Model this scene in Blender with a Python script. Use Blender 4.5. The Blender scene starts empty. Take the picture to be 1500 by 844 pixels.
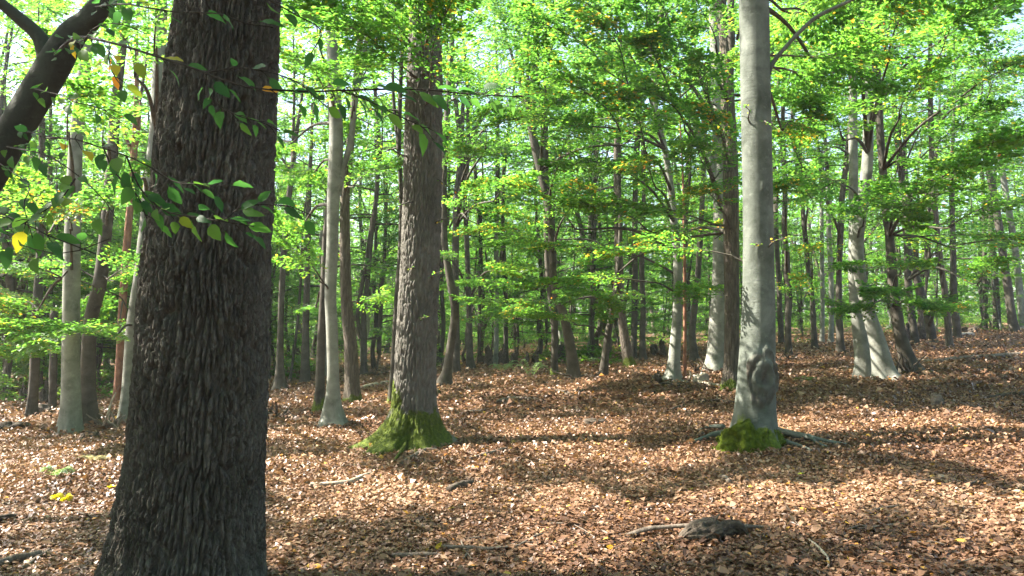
import bpy, math, random
import numpy as np
from mathutils import Vector, Matrix, Euler

# ------------------------------------------------------------------ camera, sky, sun, exposure
R = math.radians
scene = bpy.context.scene
COL = scene.collection
F = 1155.0                       # focal length in photo pixels (photo 1500 x 844)
PITCH = math.atan((475 - 422) / F)
CAM = np.array([0.0, 0.0, 1.6])

cd = bpy.data.cameras.new('camera')
cam = bpy.data.objects.new('camera', cd)
COL.objects.link(cam)
cam.location = CAM
cam.rotation_euler = (R(90) + PITCH, 0, 0)
cd.sensor_width = 36.0
cd.lens = 36.0 * F / 1500.0
cd.clip_start = 0.05
cd.clip_end = 2000.0
scene.camera = cam

SUN_AZ = R(-80)                  # from +Y towards +X: the sun stands to the left and a little ahead
SUN_EL = R(46)
sun_dir = Vector((math.sin(SUN_AZ) * math.cos(SUN_EL), math.cos(SUN_AZ) * math.cos(SUN_EL), math.sin(SUN_EL)))

world = bpy.data.worlds.new('World')
scene.world = world
world.use_nodes = True
wn = world.node_tree.nodes
wl = world.node_tree.links
sky = wn.new('ShaderNodeTexSky')
sky.sky_type = 'NISHITA'
sky.sun_disc = False
sky.sun_elevation = SUN_EL
sky.sun_rotation = SUN_AZ % (2 * math.pi)
sky.air_density = 1.0
sky.dust_density = 2.5
sky.ozone_density = 1.0
bg = wn['Background']
bg.inputs['Strength'].default_value = 0.085
wl.new(sky.outputs['Color'], bg.inputs['Color'])

sl = bpy.data.lights.new('sun', 'SUN')
sl.energy = 5.0
sl.angle = R(0.5)
sl.color = (1.0, 0.93, 0.82)
sun = bpy.data.objects.new('sun', sl)
COL.objects.link(sun)
sun.rotation_euler = sun_dir.to_track_quat('Z', 'Y').to_euler()
sun.location = (-20, 10, 30)

vs = scene.view_settings
vs.view_transform = 'Standard'
vs.look = 'None'
vs.gamma = 1.0
vs.use_curve_mapping = False
vs.exposure = 2.6

scene.render.engine = 'CYCLES'
cy = scene.cycles
cy.use_denoising = True
try:
    cy.denoiser = 'OPENIMAGEDENOISE'
    cy.denoising_input_passes = 'RGB_ALBEDO_NORMAL'
    cy.denoising_prefilter = 'ACCURATE'
except Exception:
    pass
cy.max_bounces = 10
cy.diffuse_bounces = 6
cy.transmission_bounces = 8
cy.glossy_bounces = 2
cy.transparent_max_bounces = 4
cy.sample_clamp_indirect = 12.0

rng = np.random.default_rng(11)
random.seed(11)

# ------------------------------------------------------------------ numeric helpers
def hash3(i, j, k, s=0):
    h = (i.astype(np.int64) * 374761393 + j.astype(np.int64) * 668265263 + k.astype(np.int64) * 2147483647 + s * 974634777) & 0xffffffff
    h = ((h ^ (h >> 13)) * 1274126177) & 0xffffffff
    h = ((h ^ (h >> 16)) * 2246822519) & 0xffffffff
    return ((h ^ (h >> 15)) & 0xffffff) / float(0xffffff)

def vnoise(x, y, z, s=0):
    x, y, z = np.broadcast_arrays(np.asarray(x, float), np.asarray(y, float), np.asarray(z, float))
    xi, yi, zi = np.floor(x), np.floor(y), np.floor(z)
    u, v, w = x - xi, y - yi, z - zi
    u, v, w = u*u*(3-2*u), v*v*(3-2*v), w*w*(3-2*w)
    r = 0
    for a in (0, 1):
        for b in (0, 1):
            for c in (0, 1):
                r = r + hash3(xi + a, yi + b, zi + c, s) * (u if a else 1-u) * (v if b else 1-v) * (w if c else 1-w)
    return r * 2 - 1

def fbm(x, y, z, s=0, o=3):
    r, a = 0, 1.0
    for k in range(o):
        r = r + a * vnoise(np.asarray(x) * 2**k, np.asarray(y) * 2**k, np.asarray(z) * 2**k, s + k)
        a *= 0.5
    return r

def smooth(a, b, x):
    t = np.clip((x - a) / (b - a), 0, 1)
    return t * t * (3 - 2 * t)

def ground_z(x, y):
    x = np.asarray(x, float); y = np.asarray(y, float)
    z = 2.2 * np.tanh(x / 44.0)
    z = z + 0.05 * vnoise(x * 0.35, y * 0.35, 0.5, 3) + 0.02 * vnoise(x * 1.3, y * 1.3, 0.5, 4)
    return z

FW = np.array([0, math.cos(PITCH), math.sin(PITCH)])
UPV = np.array([0, -math.sin(PITCH), math.cos(PITCH)])
def ray(px, py):
    return FW + np.array([1.0, 0, 0]) * (px - 750) / F + UPV * (422 - py) / F
def at(px, py, Y):                 # the point on the pixel's ray at depth Y
    d = ray(px, py)
    return CAM + d * (Y / d[1])
def on_ground(px, py):             # where the pixel's ray meets the ground
    d = ray(px, py); t0 = 0.5
    t = t0
    while t < 300:
        p = CAM + d * t
        if p[2] < float(ground_z(p[0], p[1])):
            break
        t0 = t; t *= 1.03
    for _ in range(30):
        m = (t0 + t) / 2
        p = CAM + d * m
        if p[2] < float(ground_z(p[0], p[1])): t = m
        else: t0 = m
    return CAM + d * t
def gp(px, py, dz=0.0):
    p = on_ground(px, py); p[2] += dz
    return p

# ------------------------------------------------------------------ mesh helpers
class MB:
    """collects vertices and faces (with a material slot and a float attribute)"""
    def __init__(self):
        self.v = []; self.f = []; self.n = 0; self.t = []
    def add(self, v, faces, mat=0, tone=0.5):
        v = np.asarray(v, np.float32); faces = np.asarray(faces, np.int64)
        self.v.append(v)
        self.t.append(np.broadcast_to(np.asarray(tone, np.float32), (len(v),)))
        self.f.append((faces + self.n, mat))
        self.n += len(v)
    def mesh(self, name, mats, smooth_slots=(0,)):
        me = bpy.data.meshes.new(name)
        V = np.concatenate(self.v).astype(np.float32); T = np.concatenate(self.t).astype(np.float32)
        loops = np.concatenate([f.ravel() for f, _ in self.f]).astype(np.int32)
        sizes = np.concatenate([np.full(len(f), f.shape[1]) for f, _ in self.f]).astype(np.int32)
        mi = np.concatenate([np.full(len(f), m) for f, m in self.f]).astype(np.int32)
        starts = np.concatenate([[0], np.cumsum(sizes)[:-1]]).astype(np.int32)
        me.vertices.add(len(V)); me.vertices.foreach_set('co', V.ravel())
        me.loops.add(len(loops)); me.loops.foreach_set('vertex_index', loops)
        me.polygons.add(len(sizes)); me.polygons.foreach_set('loop_start', starts); me.polygons.foreach_set('loop_total', sizes)
        me.polygons.foreach_set('material_index', mi)
        me.polygons.foreach_set('use_smooth', np.isin(mi, smooth_slots))
        a = me.attributes.new('tone', 'FLOAT', 'POINT'); a.data.foreach_set('value', T)
        for m in mats: me.materials.append(m)
        me.update(calc_edges=True)
        return me

def link(name, me, parent=None, loc=(0, 0, 0), rot=None, scale=None, **props):
    o = bpy.data.objects.new(name, me)
    COL.objects.link(o)
    o.location = loc
    if rot is not None: o.rotation_euler = rot
    if scale is not None: o.scale = scale if hasattr(scale, '__len__') else (scale,) * 3
    if parent is not None: o.parent = parent
    for k, v in props.items(): o[k] = v
    return o

def catmull(P, n):
    P = np.asarray(P, float)
    if len(P) == 2:
        t = np.linspace(0, 1, n)[:, None]
        return P[0] * (1 - t) + P[1] * t
    Q = np.vstack([2 * P[0] - P[1], P, 2 * P[-1] - P[-2]])
    L = np.concatenate([[0], np.cumsum(np.linalg.norm(np.diff(P[:, :3], axis=0), axis=1))])
    out = []
    for s in np.linspace(0, L[-1], n):
        i = min(max(int(np.searchsorted(L, s, side='right')) - 1, 0), len(P) - 2)
        t = (s - L[i]) / max(L[i + 1] - L[i], 1e-9)
        p0, p1, p2, p3 = Q[i], Q[i + 1], Q[i + 2], Q[i + 3]
        out.append(0.5 * (2*p1 + (p2-p0)*t + (2*p0-5*p1+4*p2-p3)*t*t + (3*p1-p0-3*p2+p3)*t**3))
    return np.array(out)

def frames(P):
    T = np.gradient(P, axis=0)
    T /= np.linalg.norm(T, axis=1)[:, None] + 1e-12
    ref = np.array([1.0, 0, 0]) if abs(T[0][2]) > 0.6 else np.array([0, 0, 1.0])
    N = []; n = ref
    for t in T:
        n = n - t * np.dot(n, t); n /= np.linalg.norm(n) + 1e-12
        N.append(n)
    N = np.array(N)
    return T, N, np.cross(T, N)

def grid_faces(rows, seg):
    i, j = np.meshgrid(np.arange(rows - 1), np.arange(seg), indexing='ij')
    a = i * seg + j; b = i * seg + (j + 1) % seg
    return np.stack([a, b, b + seg, a + seg], -1).reshape(-1, 4)

def tube(mb, P, rad, seg=6, mat=0, tone=0.5, rough=0.0, seed=0, cap=True, freq=6.0):
    P = np.asarray(P, float); rad = np.broadcast_to(np.asarray(rad, float), (len(P),))
    T, N, B = frames(P)
    th = np.linspace(0, 2 * math.pi, seg, endpoint=False)
    d = N[:, None, :] * np.cos(th)[None, :, None] + B[:, None, :] * np.sin(th)[None, :, None]
    r = np.repeat(rad[:, None], seg, 1)
    if rough:
        q = P[:, None, :] * freq + d * 1.3
        r = r * (1 + rough * fbm(q[..., 0], q[..., 1], q[..., 2], seed, 3))
    V = (P[:, None, :] + d * r[..., None]).reshape(-1, 3)
    mb.add(V, grid_faces(len(P), seg), mat, tone)
    if cap:
        for k, s in ((0, 1), (len(P) - 1, -1)):
            c = len(V)
            ring = np.arange(seg)[::-1] if k == 0 else np.arange(seg)
            Vc = np.vstack([V[k * seg:(k + 1) * seg], P[k] - s * T[k] * rad[k] * 0.25])
            f = np.stack([ring, np.roll(ring, -1), np.full(seg, seg)], -1)
            mb.add(Vc, f, mat, tone)

def voronoi2(U, V, period, seed=0):
    ui, vi = np.floor(U), np.floor(V)
    f1 = np.full(U.shape, 9.0); f2 = np.full(U.shape, 9.0); cid = np.zeros(U.shape)
    for a in (-1, 0, 1):
        for b in (-1, 0, 1):
            cu, cv = ui + a, vi + b
            w = np.mod(cu, period)
            hx = hash3(w, cv, np.zeros_like(w), seed); hy = hash3(w, cv, np.ones_like(w), seed)
            d = np.hypot(cu + 0.15 + 0.7 * hx - U, (cv + hy - V))
            near = d < f1
            f2 = np.where(near, f1, np.minimum(f2, d)); cid = np.where(near, hash3(w, cv, np.full_like(w, 2), seed), cid)
            f1 = np.where(near, d, f1)
    return f1, f2, cid

# ------------------------------------------------------------------ materials
def mat(name):
    m = bpy.data.materials.new(name); m.use_nodes = True
    nt = m.node_tree; nt.nodes.clear()
    return m, nt, nt.nodes, nt.links
def N(nt, typ, **kw):
    n = nt.nodes.new(typ)
    for k, v in kw.items():
        if k.startswith('i_'): n.inputs[k[2:].replace('_', ' ')].default_value = v
        else: setattr(n, k, v)
    return n
def ramp(nt, fac, stops, interp='LINEAR'):
    r = nt.nodes.new('ShaderNodeValToRGB'); e = r.color_ramp.elements; r.color_ramp.interpolation = interp
    e[0].position, e[0].color = stops[0][0], (*stops[0][1], 1)
    e[1].position, e[1].color = stops[-1][0], (*stops[-1][1], 1)
    for p, c in stops[1:-1]:
        x = e.new(p); x.color = (*c, 1)
    nt.links.new(fac, r.inputs['Fac'])
    return r.outputs['Color']
def mix(nt, fac, a, b, mode='MIX'):
    m = nt.nodes.new('ShaderNodeMix'); m.data_type = 'RGBA'; m.blend_type = mode
    for sock, v in ((m.inputs['Factor'], fac), (m.inputs['A'], a), (m.inputs['B'], b)):
        if isinstance(v, (int, float)): sock.default_value = v
        elif isinstance(v, tuple): sock.default_value = (*v, 1)
        else: nt.links.new(v, sock)
    return m.outputs['Result']
def coords(nt, scale=(1, 1, 1), what='Object'):
    tc = nt.nodes.new('ShaderNodeTexCoord'); mp = nt.nodes.new('ShaderNodeMapping')
    mp.inputs['Scale'].default_value = scale
    nt.links.new(tc.outputs[what], mp.inputs['Vector'])
    return mp.outputs['Vector']
def noise(nt, vec, scale, detail=4, rough=0.6, dist=0.0):
    n = N(nt, 'ShaderNodeTexNoise', i_Scale=scale, i_Detail=detail, i_Roughness=rough, i_Distortion=dist)
    nt.links.new(vec, n.inputs['Vector'])
    return n.outputs['Fac']
def attr(nt, name='tone'):
    a = nt.nodes.new('ShaderNodeAttribute'); a.attribute_name = name
    return a.outputs['Fac']
def bump(nt, h, strength, dist):
    b = N(nt, 'ShaderNodeBump', i_Strength=strength, i_Distance=dist)
    nt.links.new(h, b.inputs['Height'])
    return b.outputs['Normal']
def principled(nt, col, rough=0.85, normal=None, spec=0.3):
    p = N(nt, 'ShaderNodeBsdfPrincipled', i_Roughness=rough)
    p.inputs['Specular IOR Level'].default_value = spec
    if isinstance(col, tuple): p.inputs['Base Color'].default_value = (*col, 1)
    else: nt.links.new(col, p.inputs['Base Color'])
    if normal is not None: nt.links.new(normal, p.inputs['Normal'])
    return p.outputs['BSDF']
def out(nt, sh):
    o = nt.nodes.new('ShaderNodeOutputMaterial'); nt.links.new(sh, o.inputs['Surface'])

MOSS_STOPS = [(0.25, (0.02, 0.028, 0.006)), (0.45, (0.065, 0.092, 0.010)), (0.75, (0.16, 0.20, 0.02))]
def bark(name, kind, base, pale, dark, moss=True):
    """tree bark; the tone attribute (0.5 = none, 1 = full) says where moss grows, 0 where a wound shows"""
    m, nt, n, l = mat(name)
    v = coords(nt)
    if kind == 'oak':
        vs_ = coords(nt, (1, 1, 0.17))
        wn_ = N(nt, 'ShaderNodeTexNoise', i_Scale=5.0, i_Detail=3.0); l.new(v, wn_.inputs['Vector'])
        wa = N(nt, 'ShaderNodeVectorMath', operation='MULTIPLY_ADD'); l.new(wn_.outputs['Color'], wa.inputs[0]); wa.inputs[1].default_value = (0.05, 0.05, 0.02); l.new(vs_, wa.inputs[2])
        vo = N(nt, 'ShaderNodeTexVoronoi', feature='DISTANCE_TO_EDGE', i_Scale=32.0); l.new(wa.outputs[0], vo.inputs['Vector'])
        hgt = ramp(nt, vo.outputs['Distance'], [(0.0, (0, 0, 0)), (0.22, (0.8, 0.8, 0.8)), (0.5, (1, 1, 1))])
        fine = noise(nt, v, 60, 5, 0.7)
        h = mix(nt, 0.35, hgt, fine)
        c = ramp(nt, noise(nt, vs_, 22, 5, 0.7), [(0.3, dark), (0.5, base), (0.72, pale)])
        nrm = bump(nt, h, 1.0, 0.025)
    elif kind == 'ridged':            # real geometry carries the ridges: only fine relief here
        vs_ = coords(nt, (1, 1, 0.3))
        fine = noise(nt, vs_, 70, 6, 0.7)
        c = ramp(nt, noise(nt, vs_, 24, 6, 0.72), [(0.3, dark), (0.5, base), (0.74, pale)])
        big = noise(nt, v, 2.2, 3, 0.5)
        c = mix(nt, 0.35, c, ramp(nt, big, [(0.3, dark), (0.75, pale)]))
        vo = N(nt, 'ShaderNodeTexVoronoi', feature='DISTANCE_TO_EDGE', i_Scale=75.0); l.new(coords(nt, (1, 1, 0.35)), vo.inputs['Vector'])
        crk = ramp(nt, vo.outputs['Distance'], [(0.0, (0, 0, 0)), (0.12, (1, 1, 1))])
        nrm = bump(nt, mix(nt, 0.5, fine, crk), 1.0, 0.012)
    elif kind == 'pine':
        vs_ = coords(nt, (1, 1, 0.4))
        vo = N(nt, 'ShaderNodeTexVoronoi', feature='DISTANCE_TO_EDGE', i_Scale=14.0); l.new(vs_, vo.inputs['Vector'])
        c = ramp(nt, noise(nt, vs_, 10, 5, 0.7), [(0.3, dark), (0.5, base), (0.72, pale)])
        nrm = bump(nt, vo.outputs['Distance'], 0.7, 0.03)
    else:                             # beech: smooth and grey with faint bands and lichen
        vh = coords(nt, (1, 1, 2.6))
        c = ramp(nt, noise(nt, v, 3.2, 6, 0.6, 0.4), [(0.28, dark), (0.5, base), (0.74, pale)])
        lich = ramp(nt, noise(nt, v, 11, 6, 0.75), [(0.56, (0, 0, 0)), (0.68, (1, 1, 1))])
        lf = N(nt, 'ShaderNodeMath', operation='MULTIPLY'); l.new(lich, lf.inputs[0]); lf.inputs[1].default_value = 0.35
        c = mix(nt, lf.outputs[0], c, tuple(min(1.0, x * 1.35) for x in pale))
        bands = noise(nt, vh, 9, 6, 0.72)
        mk = ramp(nt, noise(nt, coords(nt, (1, 1, 3.5)), 13, 3, 0.5), [(0.66, (0, 0, 0)), (0.74, (1, 1, 1))])
        mf = N(nt, 'ShaderNodeMath', operation='MULTIPLY'); l.new(mk, mf.inputs[0]); mf.inputs[1].default_value = 0.5
        c = mix(nt, mf.outputs[0], c, dark)
        wr = noise(nt, coords(nt, (0.7, 0.7, 9.0)), 6, 5, 0.6, 0.3)
        nrm = bump(nt, mix(nt, 0.22, bands, wr), 0.5, 0.02)
    t = attr(nt)
    # moss
    mm = N(nt, 'ShaderNodeMapRange', i_From_Min=0.5, i_From_Max=1.0); l.new(t, mm.inputs['Value'])
    mn = noise(nt, v, 9, 5, 0.7)
    am = N(nt, 'ShaderNodeMath', operation='MULTIPLY_ADD'); l.new(mm.outputs[0], am.inputs[0]); am.inputs[1].default_value = 0.95; l.new(mn, am.inputs[2])
    mfac = ramp(nt, am.outputs[0], [(0.8, (0, 0, 0)), (1.0, (1, 1, 1))])
    mcol = ramp(nt, noise(nt, v, 26, 5, 0.7), MOSS_STOPS)
    c = mix(nt, mfac, c, mcol)
    # wound wood
    wm = N(nt, 'ShaderNodeMapRange', i_From_Min=0.5, i_From_Max=0.0); l.new(t, wm.inputs['Value'])
    wcol = ramp(nt, noise(nt, v, 16, 5, 0.7), [(0.3, (0.025, 0.02, 0.016)), (0.55, (0.07, 0.055, 0.043)), (0.8, (0.14, 0.115, 0.09))])
    c = mix(nt, wm.outputs[0], c, wcol)
    out(nt, principled(nt, c, 0.85, nrm, 0.25))
    return m

M = {}
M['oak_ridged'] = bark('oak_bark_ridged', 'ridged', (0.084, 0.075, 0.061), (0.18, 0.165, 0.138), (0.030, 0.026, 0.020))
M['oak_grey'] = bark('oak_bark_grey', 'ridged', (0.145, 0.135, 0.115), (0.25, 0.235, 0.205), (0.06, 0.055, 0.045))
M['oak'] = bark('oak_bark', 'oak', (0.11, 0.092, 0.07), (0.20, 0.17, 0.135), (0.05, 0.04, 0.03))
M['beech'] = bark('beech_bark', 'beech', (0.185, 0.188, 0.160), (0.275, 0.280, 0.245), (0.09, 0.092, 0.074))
M['beech_grey_shaded'] = bark('grey_shaded_beech_bark', 'beech', (0.094, 0.106, 0.088), (0.165, 0.180, 0.154), (0.042, 0.050, 0.036))  # grey-green bark, taken darker to put the burled beech's shade into the colour
M['dark'] = bark('shade_dark_bark', 'beech', (0.068, 0.060, 0.046), (0.115, 0.103, 0.082), (0.032, 0.027, 0.020))  # darker copy of beech bark; the shade inside the wood is in its colour
M['shadebark'] = bark('shade_blackened_bark', 'beech', (0.036, 0.038, 0.030), (0.06, 0.066, 0.05), (0.018, 0.018, 0.014))  # near-black because the leaning beech's shade is painted into the bark colour
M['pine'] = bark('pine_bark', 'pine', (0.22, 0.105, 0.065), (0.34, 0.19, 0.12), (0.10, 0.05, 0.035))

def leaf_mat(name, stops, trans_gain=3.5, trans=0.62, spec=0.35):
    m, nt, n, l = mat(name)
    t = attr(nt)
    oi = N(nt, 'ShaderNodeObjectInfo')
    a = N(nt, 'ShaderNodeMath', operation='MULTIPLY_ADD'); l.new(oi.outputs['Random'], a.inputs[0]); a.inputs[1].default_value = 0.12; a.inputs[2].default_value = -0.06
    b = N(nt, 'ShaderNodeMath', operation='ADD'); l.new(a.outputs[0], b.inputs[0]); l.new(t, b.inputs[1])
    c = ramp(nt, b.outputs[0], stops)
    p = principled(nt, c, 0.42, None, spec)
    g = mix(nt, 1.0, c, (trans_gain * 1.0, trans_gain * 0.97, trans_gain * 0.6), 'MULTIPLY')
    tr = N(nt, 'ShaderNodeBsdfTranslucent'); l.new(g, tr.inputs['Color'])
    ms = N(nt, 'ShaderNodeMixShader', i_Fac=trans)
    l.new(p, ms.inputs[1]); l.new(tr.outputs[0], ms.inputs[2])
    out(nt, ms.outputs[0])
    return m
GREEN = [(0.0, (0.026, 0.080, 0.020)), (0.4, (0.045, 0.115, 0.022)), (0.72, (0.080, 0.150, 0.024)), (0.88, (0.15, 0.18, 0.022)), (0.93, (0.28, 0.21, 0.025)), (1.0, (0.32, 0.12, 0.02))]
M['leaf'] = leaf_mat('beech_leaf', GREEN)
M['leaf_near'] = leaf_mat('near_leaf', [(0.0, (0.018, 0.062, 0.024)), (0.5, (0.036, 0.105, 0.026)), (0.8, (0.075, 0.15, 0.028)), (0.92, (0.30, 0.27, 0.02)), (1.0, (0.36, 0.15, 0.02))], 3.0, 0.55, 0.12)
M['undergrowth'] = leaf_mat('undergrowth_leaf', [(0.0, (0.03, 0.07, 0.015)), (0.6, (0.07, 0.14, 0.025)), (1.0, (0.13, 0.17, 0.04))], 2.0)
M['litter'] = leaf_mat('dead_leaf', [(0.0, (0.05, 0.026, 0.017)), (0.25, (0.125, 0.064, 0.038)), (0.5, (0.205, 0.112, 0.064)), (0.75, (0.295, 0.178, 0.108)), (0.93, (0.385, 0.262, 0.172)), (0.955, (0.40, 0.17, 0.04)), (0.985, (0.42, 0.28, 0.05)), (1.0, (0.16, 0.17, 0.06))], 1.0, 0.18, 0.3)

def ground_mat():
    m, nt, n, l = mat('forest_floor')
    v = coords(nt)
    vo = N(nt, 'ShaderNodeTexVoronoi', i_Scale=22.0); l.new(v, vo.inputs['Vector'])
    wn_ = N(nt, 'ShaderNodeTexWhiteNoise'); l.new(vo.outputs['Position'], wn_.inputs['Vector'])
    c = ramp(nt, wn_.outputs['Value'], [(0.0, (0.05, 0.025, 0.015)), (0.4, (0.15, 0.078, 0.045)), (0.8, (0.27, 0.155, 0.095)), (1.0, (0.38, 0.25, 0.165))])
    big = ramp(nt, noise(nt, v, 0.5, 4, 0.6), [(0.3, (0.75, 0.72, 0.7)), (0.7, (1.05, 1.0, 0.98))])
    c = mix(nt, 1.0, c, big, 'MULTIPLY')
    h = N(nt, 'ShaderNodeMath', operation='MULTIPLY_ADD'); l.new(wn_.outputs['Value'], h.inputs[0]); h.inputs[1].default_value = 0.8; l.new(noise(nt, v, 40, 4, 0.7), h.inputs[2])
    out(nt, principled(nt, c, 0.9, bump(nt, h.outputs[0], 0.7, 0.02), 0.2))
    return m
M['ground'] = ground_mat()

def wood_mat(name, stops, scale=(1, 1, 1)):
    m, nt, n, l = mat(name)
    v = coords(nt)
    nz = noise(nt, v, 14, 6, 0.75, 0.5)
    c = ramp(nt, nz, stops)
    t = attr(nt)
    mm = N(nt, 'ShaderNodeMapRange', i_From_Min=0.5, i_From_Max=1.0); l.new(t, mm.inputs['Value'])
    c = mix(nt, mm.outputs[0], c, ramp(nt, noise(nt, v, 26, 5, 0.7), MOSS_STOPS))
    out(nt, principled(nt, c, 0.9, bump(nt, noise(nt, v, 45, 6, 0.75), 0.9, 0.012), 0.2))
    return m
M['deadwood'] = wood_mat('dead_wood', [(0.3, (0.05, 0.038, 0.03)), (0.5, (0.15, 0.12, 0.095)), (0.75, (0.30, 0.26, 0.215))])
M['darkwood'] = wood_mat('rotten_wood', [(0.3, (0.025, 0.02, 0.016)), (0.5, (0.07, 0.055, 0.042)), (0.75, (0.16, 0.13, 0.10))])
M['palewood'] = wood_mat('pale_wood', [(0.25, (0.15, 0.12, 0.09)), (0.5, (0.32, 0.27, 0.21)), (0.75, (0.45, 0.40, 0.33))])
M['twig'] = wood_mat('twig_bark', [(0.3, (0.016, 0.013, 0.01)), (0.7, (0.045, 0.037, 0.028))])
m_, nt_, n_, l_ = mat('moss')
v_ = coords(nt_)
out(nt_, principled(nt_, ramp(nt_, noise(nt_, v_, 20, 6, 0.7), MOSS_STOPS), 0.95, bump(nt_, noise(nt_, v_, 70, 5, 0.8), 1.0, 0.02), 0.1))
M['moss'] = m_

# ------------------------------------------------------------------ the ground
def axis(a, b, fine, lim):
    xs = [0.0]; s = fine
    while xs[-1] < lim:
        xs.append(xs[-1] + s)
        if xs[-1] > b: s *= 1.15
    return np.array(xs)
ax = axis(0, 14, 0.3, 320); xs = np.concatenate([-ax[:0:-1], ax])
ay = axis(0, 28, 0.3, 320); ys = np.concatenate([-axis(0, 5, 0.5, 60)[:0:-1], ay])
gx, gy = np.meshgrid(xs, ys, indexing='ij')
gv = np.stack([gx, gy, ground_z(gx, gy)], -1).reshape(-1, 3)
i, j = np.meshgrid(np.arange(len(xs) - 1), np.arange(len(ys) - 1), indexing='ij')
a = i * len(ys) + j
mb = MB(); mb.add(gv, np.stack([a, a + len(ys), a + len(ys) + 1, a + 1], -1).reshape(-1, 4))
link('ground', mb.mesh('ground', [M['ground']]), kind='structure')

# ------------------------------------------------------------------ foliage meshes
LEAF_HEX = np.array([[0, 0, 0], [0.3, 0.26, 0.03], [0.7, 0.24, 0.02], [1, 0, -0.05], [0.7, -0.24, 0.02], [0.3, -0.26, 0.03]])
LEAF_QUAD = np.array([[0, 0, 0], [0.48, 0.31, 0.03], [1, 0, -0.04], [0.48, -0.31, 0.03]])
def leaves(mb, pos, dirs, nrm, size, tone, shape=LEAF_HEX, mat_slot=0, curl=None):
    n = len(pos)
    X = dirs / (np.linalg.norm(dirs, axis=1)[:, None] + 1e-9)
    Z = nrm - X * np.sum(nrm * X, 1)[:, None]; Z /= np.linalg.norm(Z, axis=1)[:, None] + 1e-9
    Y = np.cross(Z, X)
    k = len(shape); sh = np.repeat(shape[None], n, 0).copy()
    if curl is not None:
        sh[:, :, 2] += curl[:, None] * (sh[:, :, 1] ** 2 * 6 + (sh[:, :, 0] - 0.5) ** 2 * 1.2)
    sh *= np.asarray(size)[:, None, None]
    V = pos[:, None, :] + sh[:, :, :1] * X[:, None] + sh[:, :, 1:2] * Y[:, None] + sh[:, :, 2:] * Z[:, None]
    fa = np.arange(n * k).reshape(n, k)
    mb.add(V.reshape(-1, 3), fa, mat_slot, np.repeat(np.asarray(tone), k))

def fan(r, n, L, droop=0.12):
    """n leaf places in a flat beech fan of length L along +X"""
    a = r.random(n) ** 0.75
    half = 0.42 * (1.0 - 0.75 * a) * (0.35 + 0.65 * np.minimum(a * 4, 1))
    b = r.uniform(-1, 1, n) * half
    p = np.stack([a * L, b * L, r.normal(0, 0.025, n) * L - droop * L * a * a - 0.12 * np.abs(b) * L], 1)
    ang = np.sign(b) * r.uniform(0.2, 1.1, n) + r.normal(0, 0.2, n)
    d = np.stack([np.cos(ang), np.sin(ang), r.normal(-0.18, 0.18, n)], 1)
    nr = np.stack([r.normal(0, 0.33, n), r.normal(0, 0.33, n), np.ones(n)], 1)
    return p, d, nr

def rot_to(az, el, roll=0):
    return np.array(Matrix.Rotation(az, 3, 'Z') @ Matrix.Rotation(-el, 3, 'Y') @ Matrix.Rotation(roll, 3, 'X'))

def tone_of(r, n, autumn=0.03, mean=0.4, sd=0.16):
    t = np.clip(r.normal(mean, sd, n), 0.05, 0.8)
    k = r.random(n) < autumn
    t[k] = r.uniform(0.84, 1.0, k.sum())
    return t

def make_branch(seed, L=2.6, nfan=15, nleaf=85, leaf=0.068, shape=LEAF_HEX, autumn=0.03):
    """a leafy bough along +X: limb, side twigs and flat fans of leaves"""
    r = np.random.default_rng(seed); mb = MB()
    t = np.linspace(0, 1, 8)
    side = r.normal(0, 0.10); lift = r.uniform(0.02, 0.14)
    limb = np.stack([t * L, side * L * t * t + 0.03 * np.sin(t * 7 + seed), lift * L * np.sin(t * 2.2) - 0.10 * L * t * t], 1)
    tube(mb, limb, 0.016 * (1 - 0.85 * t), 5, 1, cap=False)
    bough_tone = r.uniform(-0.06, 0.08)
    for k in range(nfan):
        s = 0.14 + 0.86 * (k + r.random() * 0.6) / nfan; s = min(s, 1)
        p0 = np.array([np.interp(s, t, limb[:, c]) for c in range(3)])
        sg = 1 if k % 2 else -1
        az = sg * r.uniform(0.35, 1.0) * (1.12 - s * 0.85); FL = L * r.uniform(0.24, 0.4) * (1.1 - 0.45 * s)
        Rm = rot_to(az, r.normal(0.04, 0.13), r.normal(0, 0.2))
        n = int(nleaf * r.uniform(0.7, 1.25))
        p, d, nr = fan(r, n, FL)
        leaves(mb, p @ Rm.T + p0, d @ Rm.T, nr @ Rm.T, leaf * r.uniform(0.7, 1.2, n), tone_of(r, n, autumn if r.random() < 0.75 else autumn * 4, 0.44 + bough_tone + r.normal(0, 0.06)), shape, 0)
        tw = np.stack([np.linspace(0, FL * 0.9, 4), np.zeros(4), -0.12 * FL * np.linspace(0, 0.9, 4) ** 2], 1) @ Rm.T + p0
        tube(mb, tw, np.linspace(0.006, 0.002, 4), 3, 1, cap=False)
    return mb.mesh('foliage', [M['leaf'], M['dark']], (1,))

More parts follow.
